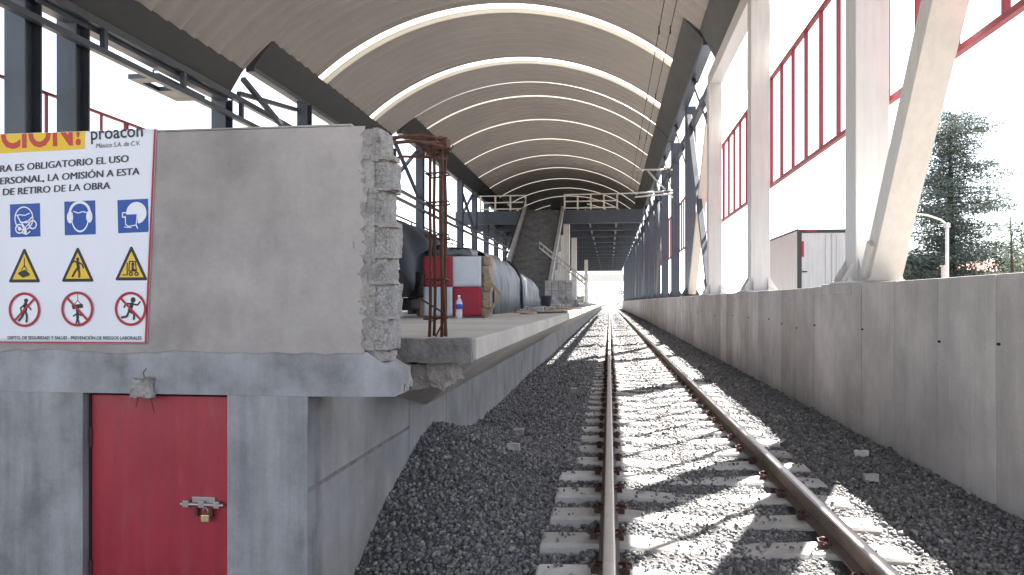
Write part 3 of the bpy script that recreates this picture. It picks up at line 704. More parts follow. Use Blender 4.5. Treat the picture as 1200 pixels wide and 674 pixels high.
def square(cx, cz, r, t, kind):
    d = D2(cx, cz, r, PY, t); B, W_ = 'blue_ink', 'white_ink'
    d.poly([(-1,-1),(1,-1),(1,1),(-1,1)], B)
    if kind == 0:
        d.ring(-.08,.12,.56,.63,W_,0,360,36,1.15); d.line([(-.62,.3),(-.35,.35),(.0,.3),(.3,.42)],.06,W_); d.line([(-.5,.3),(-.3,-.1),(.1,-.15),(.5,.2)],.08,W_)
        d.ring(-.36,-.5,.22,.30,W_); d.disc(-.36,-.5,.12,W_); d.ring(.52,-.28,.20,.28,W_); d.line([(-.2,-.15),(.0,-.45),(.3,-.2),(.15,-.05),(-.2,-.15)],.07,W_); d.line([(-.15,-.75),(.1,-.85),(.35,-.7)],.08,W_); d.line([(.0,-.5),(.05,-.7)],.2,W_)
    elif kind == 1:
        d.ring(0,.0,.50,.57,W_,180,360,24,1.5); d.line([(-.53,.0),(-.5,.3)],.07,W_); d.line([(.53,.0),(.5,.3)],.07,W_); d.ring(0,.28,.56,.72,W_,0,180)
        d.line([(-.4,.4),(-.1,.28),(.2,.36),(.42,.3)],.06,W_); d.disc(-.62,.05,.2,W_,.36); d.disc(.62,.05,.2,W_,.36)
    else:
        d.disc(.22,.18,.66,W_,.66); d.poly([(-.55,.1),(.25,.1),(.32,-.62),(-.45,-.62)],B); d.line([(-.68,.22),(.3,.22)],.07,W_); d.line([(-.68,.22),(-.68,-.05),(-.48,-.05)],.07,W_); d.line([(-.5,.0),(-.48,-.5),(-.3,-.62),(.2,-.55),(.28,.05)],.06,W_); d.line([(.2,-.55),(.3,-.75)],.08,W_); d.line([(-.55,-.65),(-.1,-.7)],.05,W_)
    d.build('mandatory_pictogram', bn, ['mandatory_pictogram','symbol','symbol','symbol'])
square(-3.560,1.952,.102,.02,0); square(-3.192,1.962,.103,.02,1); square(-2.843,1.968,.100,.025,2)
def tri(cx, cz, r, t, kind):
    d = D2(cx, cz, r, PY, t); K, Yc = 'black_ink', 'yellow_ink'
    d.poly([(-1,-.93),(-.93,-1),(.93,-1),(1,-.93),(.06,.95),(-.06,.95)], K); d.poly([(-.76,-.82),(.76,-.82),(0,.68)], Yc)
    if kind == 0:
        d.line([(0,.4),(.0,-.1)],.06,K); d.line([(0,.0),(-.2,-.3)],.05,K); d.line([(0,.0),(.2,-.3)],.05,K); d.poly([(-.38,-.42),(.05,-.25),(.34,-.48),(.34,-.6),(-.08,-.72),(-.38,-.52)],K)
    elif kind == 1:
        d.disc(.0,.3,.1,K); d.line([(.0,.15),(.05,-.2)],.2,K); d.line([(.05,.12),(.28,.0),(.36,-.2)],.09,K); d.line([(-.02,.1),(-.22,.2),(-.32,.1)],.09,K); d.line([(.05,-.2),(.12,-.5),(.1,-.72)],.11,K); d.line([(.03,-.2),(-.16,-.42),(-.3,-.68)],.11,K)
    else:
        d.line([(-.15,-.45),(-.12,.1),(.25,.1),(.32,-.45),(-.15,-.45)],.07,K); d.disc(.1,-.05,.1,K); d.line([(.1,-.12),(.08,-.35),(.25,-.42)],.14,K); d.ring(-.02,-.62,.06,.13,K); d.ring(.33,-.62,.06,.13,K); d.line([(-.25,.0),(-.25,-.68),(-.55,-.68)],.06,K)
    d.build('warning_pictogram', bn, ['warning_pictogram','symbol','symbol'])
tri(-3.565,1.676,.106,.0,0); tri(-3.207,1.679,.106,.0,1); tri(-2.854,1.684,.104,.0,2)
def ban(cx, cz, r, kind):
    d = D2(cx, cz, r, PY); K, Rr = 'black_ink', 'red_ink'
    d.disc(0,0,.99,'white_ink',n=40)
    if kind == 0:
        d.disc(.08,.52,.13,K); d.line([(.05,.32),(.02,-.05)],.24,K); d.line([(.1,.3),(.3,.12),(.4,.0)],.09,K); d.line([(0,.3),(-.25,.1),(-.22,-.12)],.09,K); d.line([(.05,-.08),(.15,-.38),(.12,-.68)],.13,K); d.line([(-.02,-.08),(-.15,-.4),(-.35,-.62)],.13,K); sl = 1
    elif kind == 1:
        d.line([(.0,.85),(.0,.45)],.04,K); d.line([(0,.5),(-.2,.25)],.04,K); d.line([(0,.5),(.22,.25)],.04,K); d.poly([(-.38,.22),(.3,.3),(.36,.08),(-.3,-.02)],K); d.disc(.0,-.08,.11,K); d.line([(0,-.2),(0,-.48)],.17,K); d.line([(0,-.24),(-.24,-.4)],.08,K); d.line([(0,-.24),(.24,-.38)],.08,K); d.line([(0,-.48),(-.08,-.85)],.09,K); d.line([(0,-.48),(.1,-.82)],.09,K); sl = -1
    else:
        d.disc(.14,.52,.16,K); d.line([(.08,.28),(-.08,-.1)],.24,K); d.line([(.12,.28),(.42,.22),(.58,.4)],.1,K); d.line([(.02,.3),(-.3,.3),(-.42,.1)],.1,K); d.line([(-.06,-.14),(.22,-.3),(.2,-.6)],.13,K); d.line([(-.1,-.14),(-.25,-.45),(-.55,-.5)],.13,K); sl = -1
    d.line([(-.64,-.64*sl),(.64,.64*sl)],.13,Rr); d.ring(0,0,.85,1.0,Rr)
    d.build('prohibition_pictogram', bn, ['prohibition_pictogram','symbol','red_ring'])
ban(-3.562,1.403,.107,0); ban(-3.207,1.408,.107,1); ban(-2.857,1.409,.103,2)

# ------------------------------------------------------------------ rebar
rb = thing('rebar_cage', 'rusty standing cage of reinforcing bars at the platform end', 'rebar', (-1.28, 5.55, 1.19))
bars = [(-1.345,5.50),(-1.255,5.50),(-1.35,5.66),(-1.26,5.66)]
for i, (x, y) in enumerate(bars):
    m = MB(); pts = [(x+R.uniform(-.008,.008), y, 1.186+1.5*t/6) for t in range(7)]; m.tube(pts, .0125, 7); m.build('bar', M['rust'], rb, True)
for i, z in enumerate([1.32,1.62,1.95,2.2,2.42,2.6]):
    m = MB(); a = [(-1.375+R.uniform(-.02,0),5.48,z),(-1.23+R.uniform(0,.03),5.48,z+.01),(-1.235,5.68,z+R.uniform(-.02,.02)),(-1.37,5.68,z),(-1.375,5.48,z)]; m.tube(a, .007, 6)
    m.tube([(-1.38,5.475,z+.02),(-1.33,5.475,z-.015),(-1.25,5.475,z+.015),(-1.22,5.47,z-.01)], .005, 5); m.build('stirrup', M['rust'], rb)
m = MB(); m.tube([(-1.215,5.47,1.19),(-1.235,5.49,1.5),(-1.27,5.52,1.85)], .011, 7); m.tube([(-1.30,5.48,1.19),(-1.215,5.47,1.34)], .008, 6); m.tube([(-1.42,5.46,1.48),(-1.22,5.46,1.36)], .008, 6); m.build('loose_bar', M['rust'], rb)
rh = thing('rebar_bundle', 'rusty bars and tie wire bridging the broken wall top and the standing cage', 'rebar', (-1.5, 5.3, 2.65))
for i in range(5):
    m = MB(); z = [2.585,2.60,2.665,2.68,2.56][i]; yy = 5.05+.09*i
    m.tube([(-1.60+R.uniform(-.1,.05), 4.55+.1*i, z-.16), (-1.5, yy-.1, z-.04), (-1.38, yy+.1, z+R.uniform(-.01,.02)), (-1.22+R.uniform(-.03,.03), yy+.22, z+R.uniform(-.01,.03))], .010, 7); m.build('bar', M['rust'], rh, True)
m = MB()
for i in range(16):
    x = R.uniform(-1.44,-1.22); y = 5.4+R.uniform(-.1,.2); z = 2.63+R.uniform(-.06,.06)
    m.tube([(x,y,z),(x+R.uniform(-.06,.06),y,z+R.uniform(-.05,.05)),(x+R.uniform(-.06,.06),y-.02,z+R.uniform(-.06,.06))], .006, 5)
m.box(-1.30,-1.21,5.46,5.60,2.60,2.69); m.build('tie_wire', M['rust'], rh)['kind'] = 'stuff'

# ------------------------------------------------------------------ things on the platform
P0 = 1.187
tp = thing('tarp_covered_machine', 'bulky machine under a dark blue plastic tarp beside the broken wall', 'covered machine', (-4.2, 12, P0))
def drape(cx, cy, hx, hy, H, z0, seed, fold=.09, n=28, pw=2.6, slope=(0,0), skirt=1.0):
    m = MB(); v = []; 
    for j in range(n+1):
        for i in range(n+1):
            u, w_ = -1+2*i/n, -1+2*j/n
            rr = (abs(u)**pw+abs(w_)**pw)
            z = H*(1-min(1, rr*.5)**1.6)
            a = math.atan2(w_, u); e = max(abs(u), abs(w_))
            f = 1+fold*e*e*math.sin(a*17+seed)+.05*noise.noise(Vector((u*3, w_*3, seed)))
            zz = z*(1+slope[0]*u+slope[1]*w_)+.10*noise.noise(Vector((u*2.5, w_*2.5, seed+4)))*H*.5
            v.append((cx+hx*u*f, cy+hy*w_*f, z0+max(0, zz)))
    m.add(v, [(j*(n+1)+i, j*(n+1)+i+1, (j+1)*(n+1)+i+1, (j+1)*(n+1)+i) for j in range(n) for i in range(n)]); return m
m = drape(-4.35, 12.6, 1.45, 1.9, 1.32, P0+.42, 3, .05, 30, 3.2, (-.12, 0)); o = m.build('tarp', M['tarp_blue'], tp, True); o.modifiers.new('t','SOLIDIFY').thickness = .01
m = MB(); m.box(-5.4,-3.35,11.4,13.9,P0+.35,P0+.8); m.box(-5.2,-3.5,11.2,13.8,P0+.12,P0+.34); m.build('machine_body', M['dark'], tp, False, .03)
for x in (-5.1,-3.5):
    for y in (11.3, 13.6):
        m = MB(); m.beam((x,y,P0),(x-.05,y+.05,P0+.5),.12,.12); m.build('leg', M['wood'], tp)
ck = thing('checkered_crate', 'timber crate fronted with a red and white checkered cloth on the platform', 'crate', (-2.65, 12.6, P0))
def cloth(x0, x1, z0, z1, y, mat, seed):
    n = 10; v = [(x0+(x1-x0)*i/n, y+.012*noise.noise(Vector((x0+i*.3, z0+j*.3, seed))), z0+(z1-z0)*j/n) for j in range(n+1) for i in range(n+1)]
    m = MB(); m.add(v, [(j*(n+1)+i, j*(n+1)+i+1, (j+1)*(n+1)+i+1, (j+1)*(n+1)+i) for j in range(n) for i in range(n)]); o = m.build('cloth_square', mat, ck, True); o.modifiers.new('t','SOLIDIFY').thickness = .004
zx, zm, zt = P0+.03, P0+.52, P0+1.03; xa, xm, xb = -3.12,-2.62,-2.13
cloth(xa,xm-.002,zm+.002,zt,12.28,M['check_red'],1); cloth(xm+.002,xb,zm+.002,zt,12.28,M['check_white'],2); cloth(xa,xm-.002,zx,zm-.002,12.28,M['check_white'],3); cloth(xm+.002,xb,zx,zm-.002,12.28,M['check_red'],4)
m = MB()
for i in range(6): m.box(-3.12,-2.10,12.32,13.3,P0+.02+i*.172,P0+.18+i*.172)
m.build('planks', M['wood'], ck, False, .01)
m = MB()
for i in range(7): m.rough(-2.095,-1.98+R.uniform(-.04,.03),12.3,12.5,P0+.02+i*.145,P0+.15+i*.145,.015,.04,i+200)
m.beam((-2.05,12.25,P0),(-1.80,12.3,P0+.38),.05,.05); m.beam((-1.80,12.3,P0+.38),(-2.0,12.3,P0+.62),.05,.05); m.build('post', M['wood'], ck)
m = MB(); m.rough(-2.95,-2.35,12.5,13.2,P0+1.055,P0+1.17,.04,.06,9); sk = m.build('sack', M['tarp_grey'], None, True); tag(sk, 'grey sack lying on top of the checkered crate', 'sack')
bt = thing('water_bottle', 'clear plastic water bottle with blue label standing on the platform', 'bottle', (-2.40, 11.75, P0))
def lathe(cx, cy, z0, prof, n=16):
    m = MB(); v = [(cx+r*math.cos(2*math.pi*k/n), cy+r*math.sin(2*math.pi*k/n), z0+z) for r, z in prof for k in range(n)]
    m.add(v, [(j*n+k, j*n+(k+1)%n, (j+1)*n+(k+1)%n, (j+1)*n+k) for j in range(len(prof)-1) for k in range(n)]+[tuple(range(n)), tuple(range((len(prof)-1)*n, len(prof)*n))]); return m
lathe(-2.40,11.75,P0,[(.045,0),(.055,.01),(.055,.10),(.05,.12),(.055,.14),(.055,.24),(.05,.27),(.025,.32),(.018,.33),(.018,.345)]).build('bottle_body', M['plastic'], bt, True)
lathe(-2.40,11.75,P0,[(.0565,.15),(.0565,.23)]).build('bottle_label', M['blue_ink'], bt, True); lathe(-2.40,11.75,P0,[(.021,.343),(.021,.37),(.015,.372)]).build('cap', M['white_ink'], bt, True)
def tunnel(x0, x1, y0, y1, H, root, mat, seed, name='tarp'):
    m = MB(); n = 30; L = 90; v = []
    for j in range(L+1):
        y = y0+(y1-y0)*j/L; h = H*(1-.28*(j/L)**2)
        for i in range(n+1):
            a = math.pi*i/n; fx_ = abs(math.cos(a))**.45*(1 if math.cos(a) > 0 else -1)
            bul = 1+.10*noise.noise(Vector((a*1.1, y*2.6, seed)))+.06*noise.noise(Vector((a*2.5, y*6, seed)))
            v.append(((x0+x1)/2+(x1-x0)/2*fx_*bul, y+.05*math.sin(i*1.3), P0+max(0, h*math.sin(a)**.5*(1+.09*noise.noise(Vector((a*1.5, y*1.7, seed+2)))))))
    m.add(v, [(j*(n+1)+i, j*(n+1)+i+1, (j+1)*(n+1)+i+1, (j+1)*(n+1)+i) for j in range(L) for i in range(n)]); o = m.build(name, mat, root, True); o.modifiers.new('t','SOLIDIFY').thickness = .01; return o
gt = thing('tarp_covered_stack', 'low stack under a ribbed grey-blue tarp with a black strap, behind the checkered crate', 'covered stack', (-3.2, 19, P0))
tunnel(-4.3,-2.45,15.6,26,1.42,gt,M['tarp_grey'],5)
m = MB(); m.box(-4.1,-2.6,15.9,25,P0+.01,P0+.75); m.build('stacked_boards', M['wood'], gt)
m = MB(); m.tube([(-2.40+(.02 if k in (0,) else 0)-.95*(1-math.cos(math.pi*k/2/12))*.55, 20.4, P0+1.36*math.sin(math.pi*k/2/12)**.5+.03) for k in range(0, 13)], .045, 6); m.build('strap', M['dark'], gt)
for i, (x, y, r, h, mt, nm, lab) in enumerate([(-2.72,27.0,.22,.42,'green','bucket','green plastic bucket standing beside the grey-blue tarp'),(-2.36,27.6,.24,.5,'steel_dark','bucket','dark bucket standing next to the green one')]):
    t = thing(nm, lab, 'bucket', (x,y,P0), 'buckets by the tarp')
    lathe(x,y,P0,[(r*.75,0),(r*.98,h-.03),(r*1.05,h-.03),(r*1.05,h),(r*.95,h),(r*.9,h-.1)],18).build('pail', M[mt], t, True)
    m = MB(); m.tube([(x+r*1.06*math.cos(a), y-.02, P0+h-.06-.16*math.sin(a)) for a in [math.pi*k/10 for k in range(11)]], .008, 6); m.build('handle', M['galv'], t)
for i in range(9):
    x, y = R.uniform(-2.6,-1.9), R.uniform(14, 36)
    m = MB(); m.rough(x-.22,x+.25,y-.25,y+.3,P0,P0+R.uniform(.05,.14),.05,.07,i+300)
    tag(m.build('rubble_pile', M['mortar'] if i%2 else M['block']), 'low scatter of rubble on the platform beside the tarped stacks', 'rubble', 'rubble on the platform')
for i, (x, y, a, L, lab) in enumerate([(-1.7,19,.9,1.6,'weathered plank lying flat on the platform in front of the grey-blue tarp'),(-2.0,24.5,.2,2.2,'long weathered plank lying beside the grey-blue tarp'),(-1.75,15.2,1.2,.9,'short timber offcut lying behind the checkered crate'),(-2.2,31,.5,2.0,'weathered plank lying near the buckets')]):
    m = MB(); m.beam((x-L/2*math.cos(a), y-L/2*math.sin(a), P0+.03+.02*i), (x+L/2*math.cos(a), y+L/2*math.sin(a), P0+.035), .16, .045)
    tag(m.build('timber_plank', M['wood']), lab, 'plank', 'loose timber on the platform')
hm = MB(); hm.tube([(-1.9+.9*math.sin(t*.7), 16+t*1.1, P0+.022) for t in range(12)], .02, 6); tag(hm.build('hose', M['dark'], None, True), 'dark hose snaking over the platform floor past the tarped stack', 'hose')
# block stacks
bk = thing('block_stack', 'pale concrete blocks piled on pallets at the foot of the stair', 'block stack', (-2.7, 46, P0))
m = MB(); m.box(-3.95,-2.2,45.2,47.2,P0,P0+.12); m.build('pallet', M['wood'], bk)
m = MB()
for l in range(7):
    for i in range(4):
        for j in range(5): m.box(-3.9+i*.42,-3.9+i*.42+.40,45.25+j*.39,45.25+j*.39+.37,P0+.13+l*.21,P0+.13+l*.21+.195)
m.build('blocks', M['block'], bk)
bk2 = thing('block_stack', 'low untidy heap of concrete blocks at the platform edge, in front of the stair', 'block stack', (-2, 43, P0))
m = MB()
for i in range(46):
    x = R.uniform(-3.9,-1.4); y = R.uniform(41.5,44); l = R.choice([0,0,0,1,2])
    a = R.uniform(-.5,.5); m.beam((x-.2*math.cos(a),y-.2*math.sin(a),P0+.1+l*.2),(x+.2*math.cos(a),y+.2*math.sin(a),P0+.1+l*.2),.2,.19)
m.build('loose_blocks', M['block'], bk2)

# ------------------------------------------------------------------ mezzanine, stair
mz = thing('mezzanine', 'dark steel mezzanine bridging the platform and part of the track deep in the station', 'mezzanine', (-5, 62, 8))
m = MB(); m.box(-13.0,-7.15,62.3,165,8.85,9.1); m.box(-3.95,2.7,62.3,165,8.85,9.1); m.box(-7.14,-3.96,64,165,8.85,9.1); m.build('floor_deck', M['gutter'], mz)
m = MB(); m.box(-13.0,-7.15,62,62.28,8.0,9.12); m.build('edge_beam', M['steel_dark'], mz, False, .01)
m = MB(); m.box(-3.95,2.75,62,62.28,8.0,9.12); m.build('edge_beam', M['steel_dark'], mz, False, .01)
for y in frange(69, 160, 7.2):
    m = MB(); m.box(-13,2.7,y-.1,y+.1,8.05,8.84); m.build('cross_beam', M['steel_dark'], mz)
for x in (-10.5,-1.7,.6):
    m = MB(); m.box(x-.1,x+.1,62.3,164,8.3,8.83); m.build('long_beam', M['gutter'], mz)
def guard(x0, x1, y, n, label):
    t = thing('guard_rail', label, 'railing', ((x0+x1)/2, y, 9.12), 'guard rails on the mezzanine')
    m = MB()
    for z in (9.30, 9.85, 10.42): m.box(x0, x1, y-.03, y+.03, z-.05, z+.05)
    m.build('rail_tube', M['white_paint'], t)
    for i in range(n):
        m = MB(); x = x0+.05+(x1-x0-.1)*i/(n-1); m.box(x-.07,x+.07,y+.032,y+.12,9.12,10.46); m.build('post', M['white_paint'], t)
guard(-10.9,-6.95,62.1,4,'pale guard rail on the mezzanine edge left of the stair'); guard(-3.75,.7,62.1,5,'pale guard rail on the mezzanine edge right of the stair')
dk = thing('equipment_box', 'dark machinery box on the mezzanine behind the pale guard rail', 'box', (-3.6,64,9.1))
m = MB(); m.box(-5.0,-1.9,63.5,64.5,9.45,10.3); m.build('box_body', M['dark'], dk, False, .03)
m = MB(); m.box(-4.8,-4.6,63.7,64.3,9.1,9.449); m.build('foot', M['dark'], dk); m = MB(); m.box(-2.3,-2.1,63.7,64.3,9.1,9.449); m.build('foot', M['dark'], dk)
st = thing('stair', 'broad dark stair climbing from the platform to the mezzanine between pale stringers', 'stair', (-5.4, 54, P0))
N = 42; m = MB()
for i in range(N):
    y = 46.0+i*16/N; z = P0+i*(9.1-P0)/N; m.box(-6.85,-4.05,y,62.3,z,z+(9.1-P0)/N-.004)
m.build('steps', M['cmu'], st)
for x in (-7.02,-3.88):
    m = MB(); m.beam((x,45.7,P0+.15),(x,62.0,9.2),.26,.5); m.build('stringer', M['sleeper'], st)
    m = MB(); m.tube([(x,45.8,P0+1.15),(x,62,10.1)], .05, 8); m.build('handrail', M['dark'], st)
m = MB()
for x in (-3.6,):
    for y in (48, 51, 54, 57): m.box(x-.1,x+.1,y-.1,y+.1,P0,P0+(y-46)*.49)
m.build('prop', M['white_paint'], st)
rp = thing('leaning_ladder', 'long pale double-railed ladder leaning down towards the platform edge', 'ladder', (-2.8, 44, P0))
for dz in (0, .32):
    m = MB(); m.beam((-4.18,44.6,5.05-dz),(-1.35,44.2,2.75-dz),.08,.09); m.build('rail', M['block'], rp)
m = MB()
for i in range(12): t = i/11; x = -4.18+2.83*t; z = 5.02-2.3*t; m.beam((x,44.6-.4*t,z-.045),(x,44.6-.4*t,z-.26),.04,.04)
m.build('rung', M['block'], rp); m = MB(); m.box(-1.4,-1.25,44.1,44.3,P0,2.75); m.build('prop', M['white_paint'], rp)
pc = None
for i, y in enumerate([62.6, 76, 116]):
    if pc is None:
        pc = thing('mezzanine_column', 'pale column carrying the mezzanine along the platform edge', 'column', (-3.55, y, P0), 'pale columns under the mezzanine')
        m = MB(); m.box(-3.83,-3.30,y-.26,y+.26,P0,7.995); m.build('shaft', M['white_paint'], pc, False, .02); m = MB(); m.box(-3.95,-3.18,y-.38,y+.38,P0,P0+.3); m.build('plinth', M['block'], pc)
    else: dup(pc, (0, y-62.6, 0))

# ------------------------------------------------------------------ overhead line
cb = thing('catenary_bracket', 'galvanised bracket with tubes reaching over the track from the long wall columns', 'bracket', (3.2, 38.4, 7))
for a, b in (((3.18,38.35,8.16),(1.35,38.35,8.20)), ((3.18,38.35,6.72),(1.95,38.35,8.12)), ((3.18,38.35,7.08),(.35,38.35,6.98)), ((3.18,38.35,6.95),(1.3,38.35,6.80))):
    m = MB(); m.tube([a, b], .045, 8); m.build('tube', M['galv'], cb, True)
m = MB()
for i in range(5): m.tube([(2.75+i*.07,38.35,8.17),(2.79+i*.07,38.35,8.17)], .1, 12)
for i in range(5): m.tube([(2.75+i*.07,38.35,7.07),(2.79+i*.07,38.35,7.07)], .1, 12)
m.build('insulator', M['rust'], cb)
for x, lab in ((1.24,'thin overhead cable running under the roof, farther from the long wall'), (1.52,'thin overhead cable with small hangers under the roof, nearer the long wall')):
    t = thing('overhead_cable', lab, 'cable', (x, 38, 8.2), 'overhead cables')
    m = MB(); m.tube([(x, y, 8.22+.10*((y-38.4)/24)**2 if y < 62 else 8.3) for y in frange(-4, 170, 6)], .011, 6); m.build('wire', M['dark'], t)
    m = MB()
    for y in (13, 19, 25, 31): zz = 8.22+.10*((y-38.4)/24)**2; m.tube([(x,y,zz-.10),(x,y,zz+.10)], .018, 6)
    m.build('hanger', M['dark'], t)

# ------------------------------------------------------------------ outside, right
struct(grid('street', [5.5, 14], [-20, 400], lambda x, y: .03, M['asphalt'], False), 'asphalt street behind the long wall')
tk = thing('box_truck', 'white box truck parked on the street behind the long wall, seen from the rear', 'truck', (8.4, 33, .03))
TX0, TX1, TY0, TY1, TZ0, TZ1 = 7.25, 9.75, 30, 36.5, 1.1, 4.23
m = MB(); m.box(TX0, TX1, TY0+.03, TY1, TZ0, TZ1); m.build('cargo_box', M['truck'], tk, False, .02)
m = MB()
for a, b in ((TX0-.02, TX0+.13), (TX1-.13, TX1+.02)): m.box(a, b, TY0-.02, TY0+.026, TZ0, TZ1+.03)
m.box(TX0+.135, TX1-.135, TY0-.02, TY0+.026, TZ1-.10, TZ1+.03); m.box(TX0-.02,TX0+.05,TY0+.03,TY1,TZ1+.004,TZ1+.06); m.build('rear_frame', M['trim_dark'], tk, False, .006)
for a, b in ((TX0+.15, 8.47), (8.52, TX1-.15)):
    m = MB(); m.box(a, b, TY0-.008, TY0+.024, TZ0+.02, TZ1-.11); dd = m.build('rear_door', M['truck'], tk, False, .01)
    m = MB(); xx = a+.9 if a < 8 else b-.9; m.tube([(xx,TY0-.03,TZ0+.1),(xx,TY0-.03,TZ1-.2)], .02, 8); m.build('lock_rod', M['galv'], dd)
    m = MB(); m.box(TX0+.15 if a<8 else TX1-.35, TX0+.35 if a<8 else TX1-.15, TY0-.035, TY0-.01, 2.6, 2.65); m.build('hinge', M['trim_dark'], dd)
m = MB(); m.box(TX0+.3,TX0+.7,TY0-.04,TY0-.021,TZ1-.06,TZ1); m.box(TX0+.135,TX0+.22,TY0-.04,TY0-.0225,3.2,3.8); m.box(TX1-.7,TX1-.3,TY0-.04,TY0-.021,TZ1-.06,TZ1); m.build('marker_lamp', M['red_ink'], tk)
m = MB(); m.box(TX0+.15,TX1-.15,TY1+.2,TY1+2.2,.7,2.9); m.prism([(TY1+2.2,.7),(TY1+3.0,.75),(TY1+2.9,1.6),(TY1+2.2,2.0)],'x',TX0+.2,TX1-.2); m.build('cab', M['truck'], tk, False, .08)
m = MB(); m.box(TX0+.4,TX1-.4,TY0+.2,TY1+2.5,.75,1.09); m.build('chassis', M['trim_dark'], tk)
for x in (TX0+.1, TX1-.4):
    for y in (31.6, TY1+1.5):
        m = MB(); m.tube([(x,y,.52),(x+.3,y,.52)], .49, 20); m.build('wheel', M['trim_dark'], tk, True)
lp = thing('street_lamp', 'pale street lamp with a single curved arm beyond the long wall', 'street lamp', (16.9, 40, .02))
m = MB(); m.tube([(16.9,40,.02),(16.9,40,3),(16.9,40,5.45)], [.10,.085,.07], 10); m.build('pole', M['white_paint'], lp, True)
m = MB(); m.tube([(16.9,40,5.35),(16.6,40,5.6),(16.0,40,5.82),(15.3,40,5.95)], [.05,.045,.04,.035], 8); m.build('arm', M['white_paint'], lp, True)
m = MB(); m.prism([(15.45,5.98),(15.35,6.02),(14.85,6.0),(14.8,5.94),(15.0,5.90),(15.4,5.91)], 'y', 39.88, 40.12); m.build('lamp_head', M['white_paint'], lp, False, .02)
m = MB(); m.box(16.8,17.0,39.85,40.15,5.2,5.42); m.build('junction_box', M['galv'], lp)
sp = thing('pointed_post', 'dark pointed post standing behind the foot of the white brace', 'post', (4.99, 14, .02))
m = MB(); m.box(4.93,5.05,13.94,14.06,.02,2.45); m.build('shaft', M['dark'], sp)
m = MB(); m.add([(4.91,13.92,2.452),(5.07,13.92,2.452),(5.07,14.08,2.452),(4.91,14.08,2.452),(4.99,14,2.68)], [(3,2,1,0),(0,1,4),(1,2,4),(2,3,4),(3,0,4)]); m.build('tip', M['dark'], sp)

PROF = [(0,.8),(.12,1.05),(.3,1.08),(.5,.95),(.62,.9),(.72,.62),(.78,.42),(.84,.55),(.92,.62),(.97,.45),(1,.15)]
def conifer(x, y, z0, H, rmax, label, name='cedar_tree', nb=95, nl=16000, leaf='leaf_hazed', seed=1, flat=.9, pw=.8, shape=False):
    rr = random.Random(seed); root = thing(name, label, 'tree', (x, y, z0))
    m = MB(); bend = [(x+.12*math.sin(t*2.1+seed), y, z0+H*.97*t) for t in [i/8 for i in range(9)]]
    m.tube(bend, [max(.03, .028*H*(1-.96*i/8)) for i in range(9)], 10); m.build('trunk', M['bark'], root, True)
    lm = MB(); V = []; F = []; segs = []
    for b in range(nb):
        t = .10+.88*(b+rr.random())/nb
        prof = lerp_tab(t, PROF) if shape else (1-t)**pw*1.12+.06
        gap = .4+.75*rr.random()
        L = rmax*min(1, prof)*gap*(1.0 if t > .16 else .75); a = b*2.4+rr.uniform(-.5,.5); zb = z0+H*t
        rise = rr.uniform(-.04,.16); pts = []
        for k in range(5):
            q = k/4; pts.append(Vector((x+L*q*math.cos(a), y+L*q*math.sin(a), zb+L*(rise*q-.18*q*q+.12*q**3))))
        lm.tube(pts, [.012*H*.22*(1-.85*k/4)+.008 for k in range(5)], 5, cap=False); segs.append((pts, L))
    lm.build('limbs', M['bark'], root, True)
    tot = sum(L for _, L in segs); n0 = 0
    for pts, L in segs:
        for _ in range(int(nl*L/tot)):
            q = rr.random()**.6*3.999; k = int(q); c = pts[k].lerp(pts[k+1], q-k)
            sp_ = .12*L+.22
            c = c+Vector((rr.gauss(0, sp_), rr.gauss(0, sp_), rr.gauss(-.08, .26*flat)))
            s = rr.uniform(.05,.135)*H/15; d = Vector((rr.gauss(0,1), rr.gauss(0,1), rr.gauss(-.1,.5))).normalized(); u = d.orthogonal().normalized(); u.rotate(Matrix.Rotation(rr.uniform(0,6.28),3,d))
            V += [c-d*s*1.2, c+u*s*.38, c+d*s*1.3, c-u*s*.38]; F.append((n0,n0+1,n0+2,n0+3)); n0 += 4
    cm = MB(); cm.v = V; cm.f = F; cm.mi = [0]*len(F)
    me = bpy.data.meshes.new('crown'); off = WL[root.name]; me.from_pydata([tuple(v-off) for v in V], [], F); me.materials.append(M[leaf])
    o = bpy.data.objects.new('crown', me); C.objects.link(o); o.parent = root
conifer(25.7, 60, .02, 16.0, 4.6, 'tall dark cedar with tiered uneven branches beyond the long wall', seed=3, nb=115, nl=50000, shape=True)
conifer(24.9, 50, .02, 7.0, 1.6, 'small dark conifer to the right of the tall cedar', 'small_conifer', 50, 5000, seed=8)
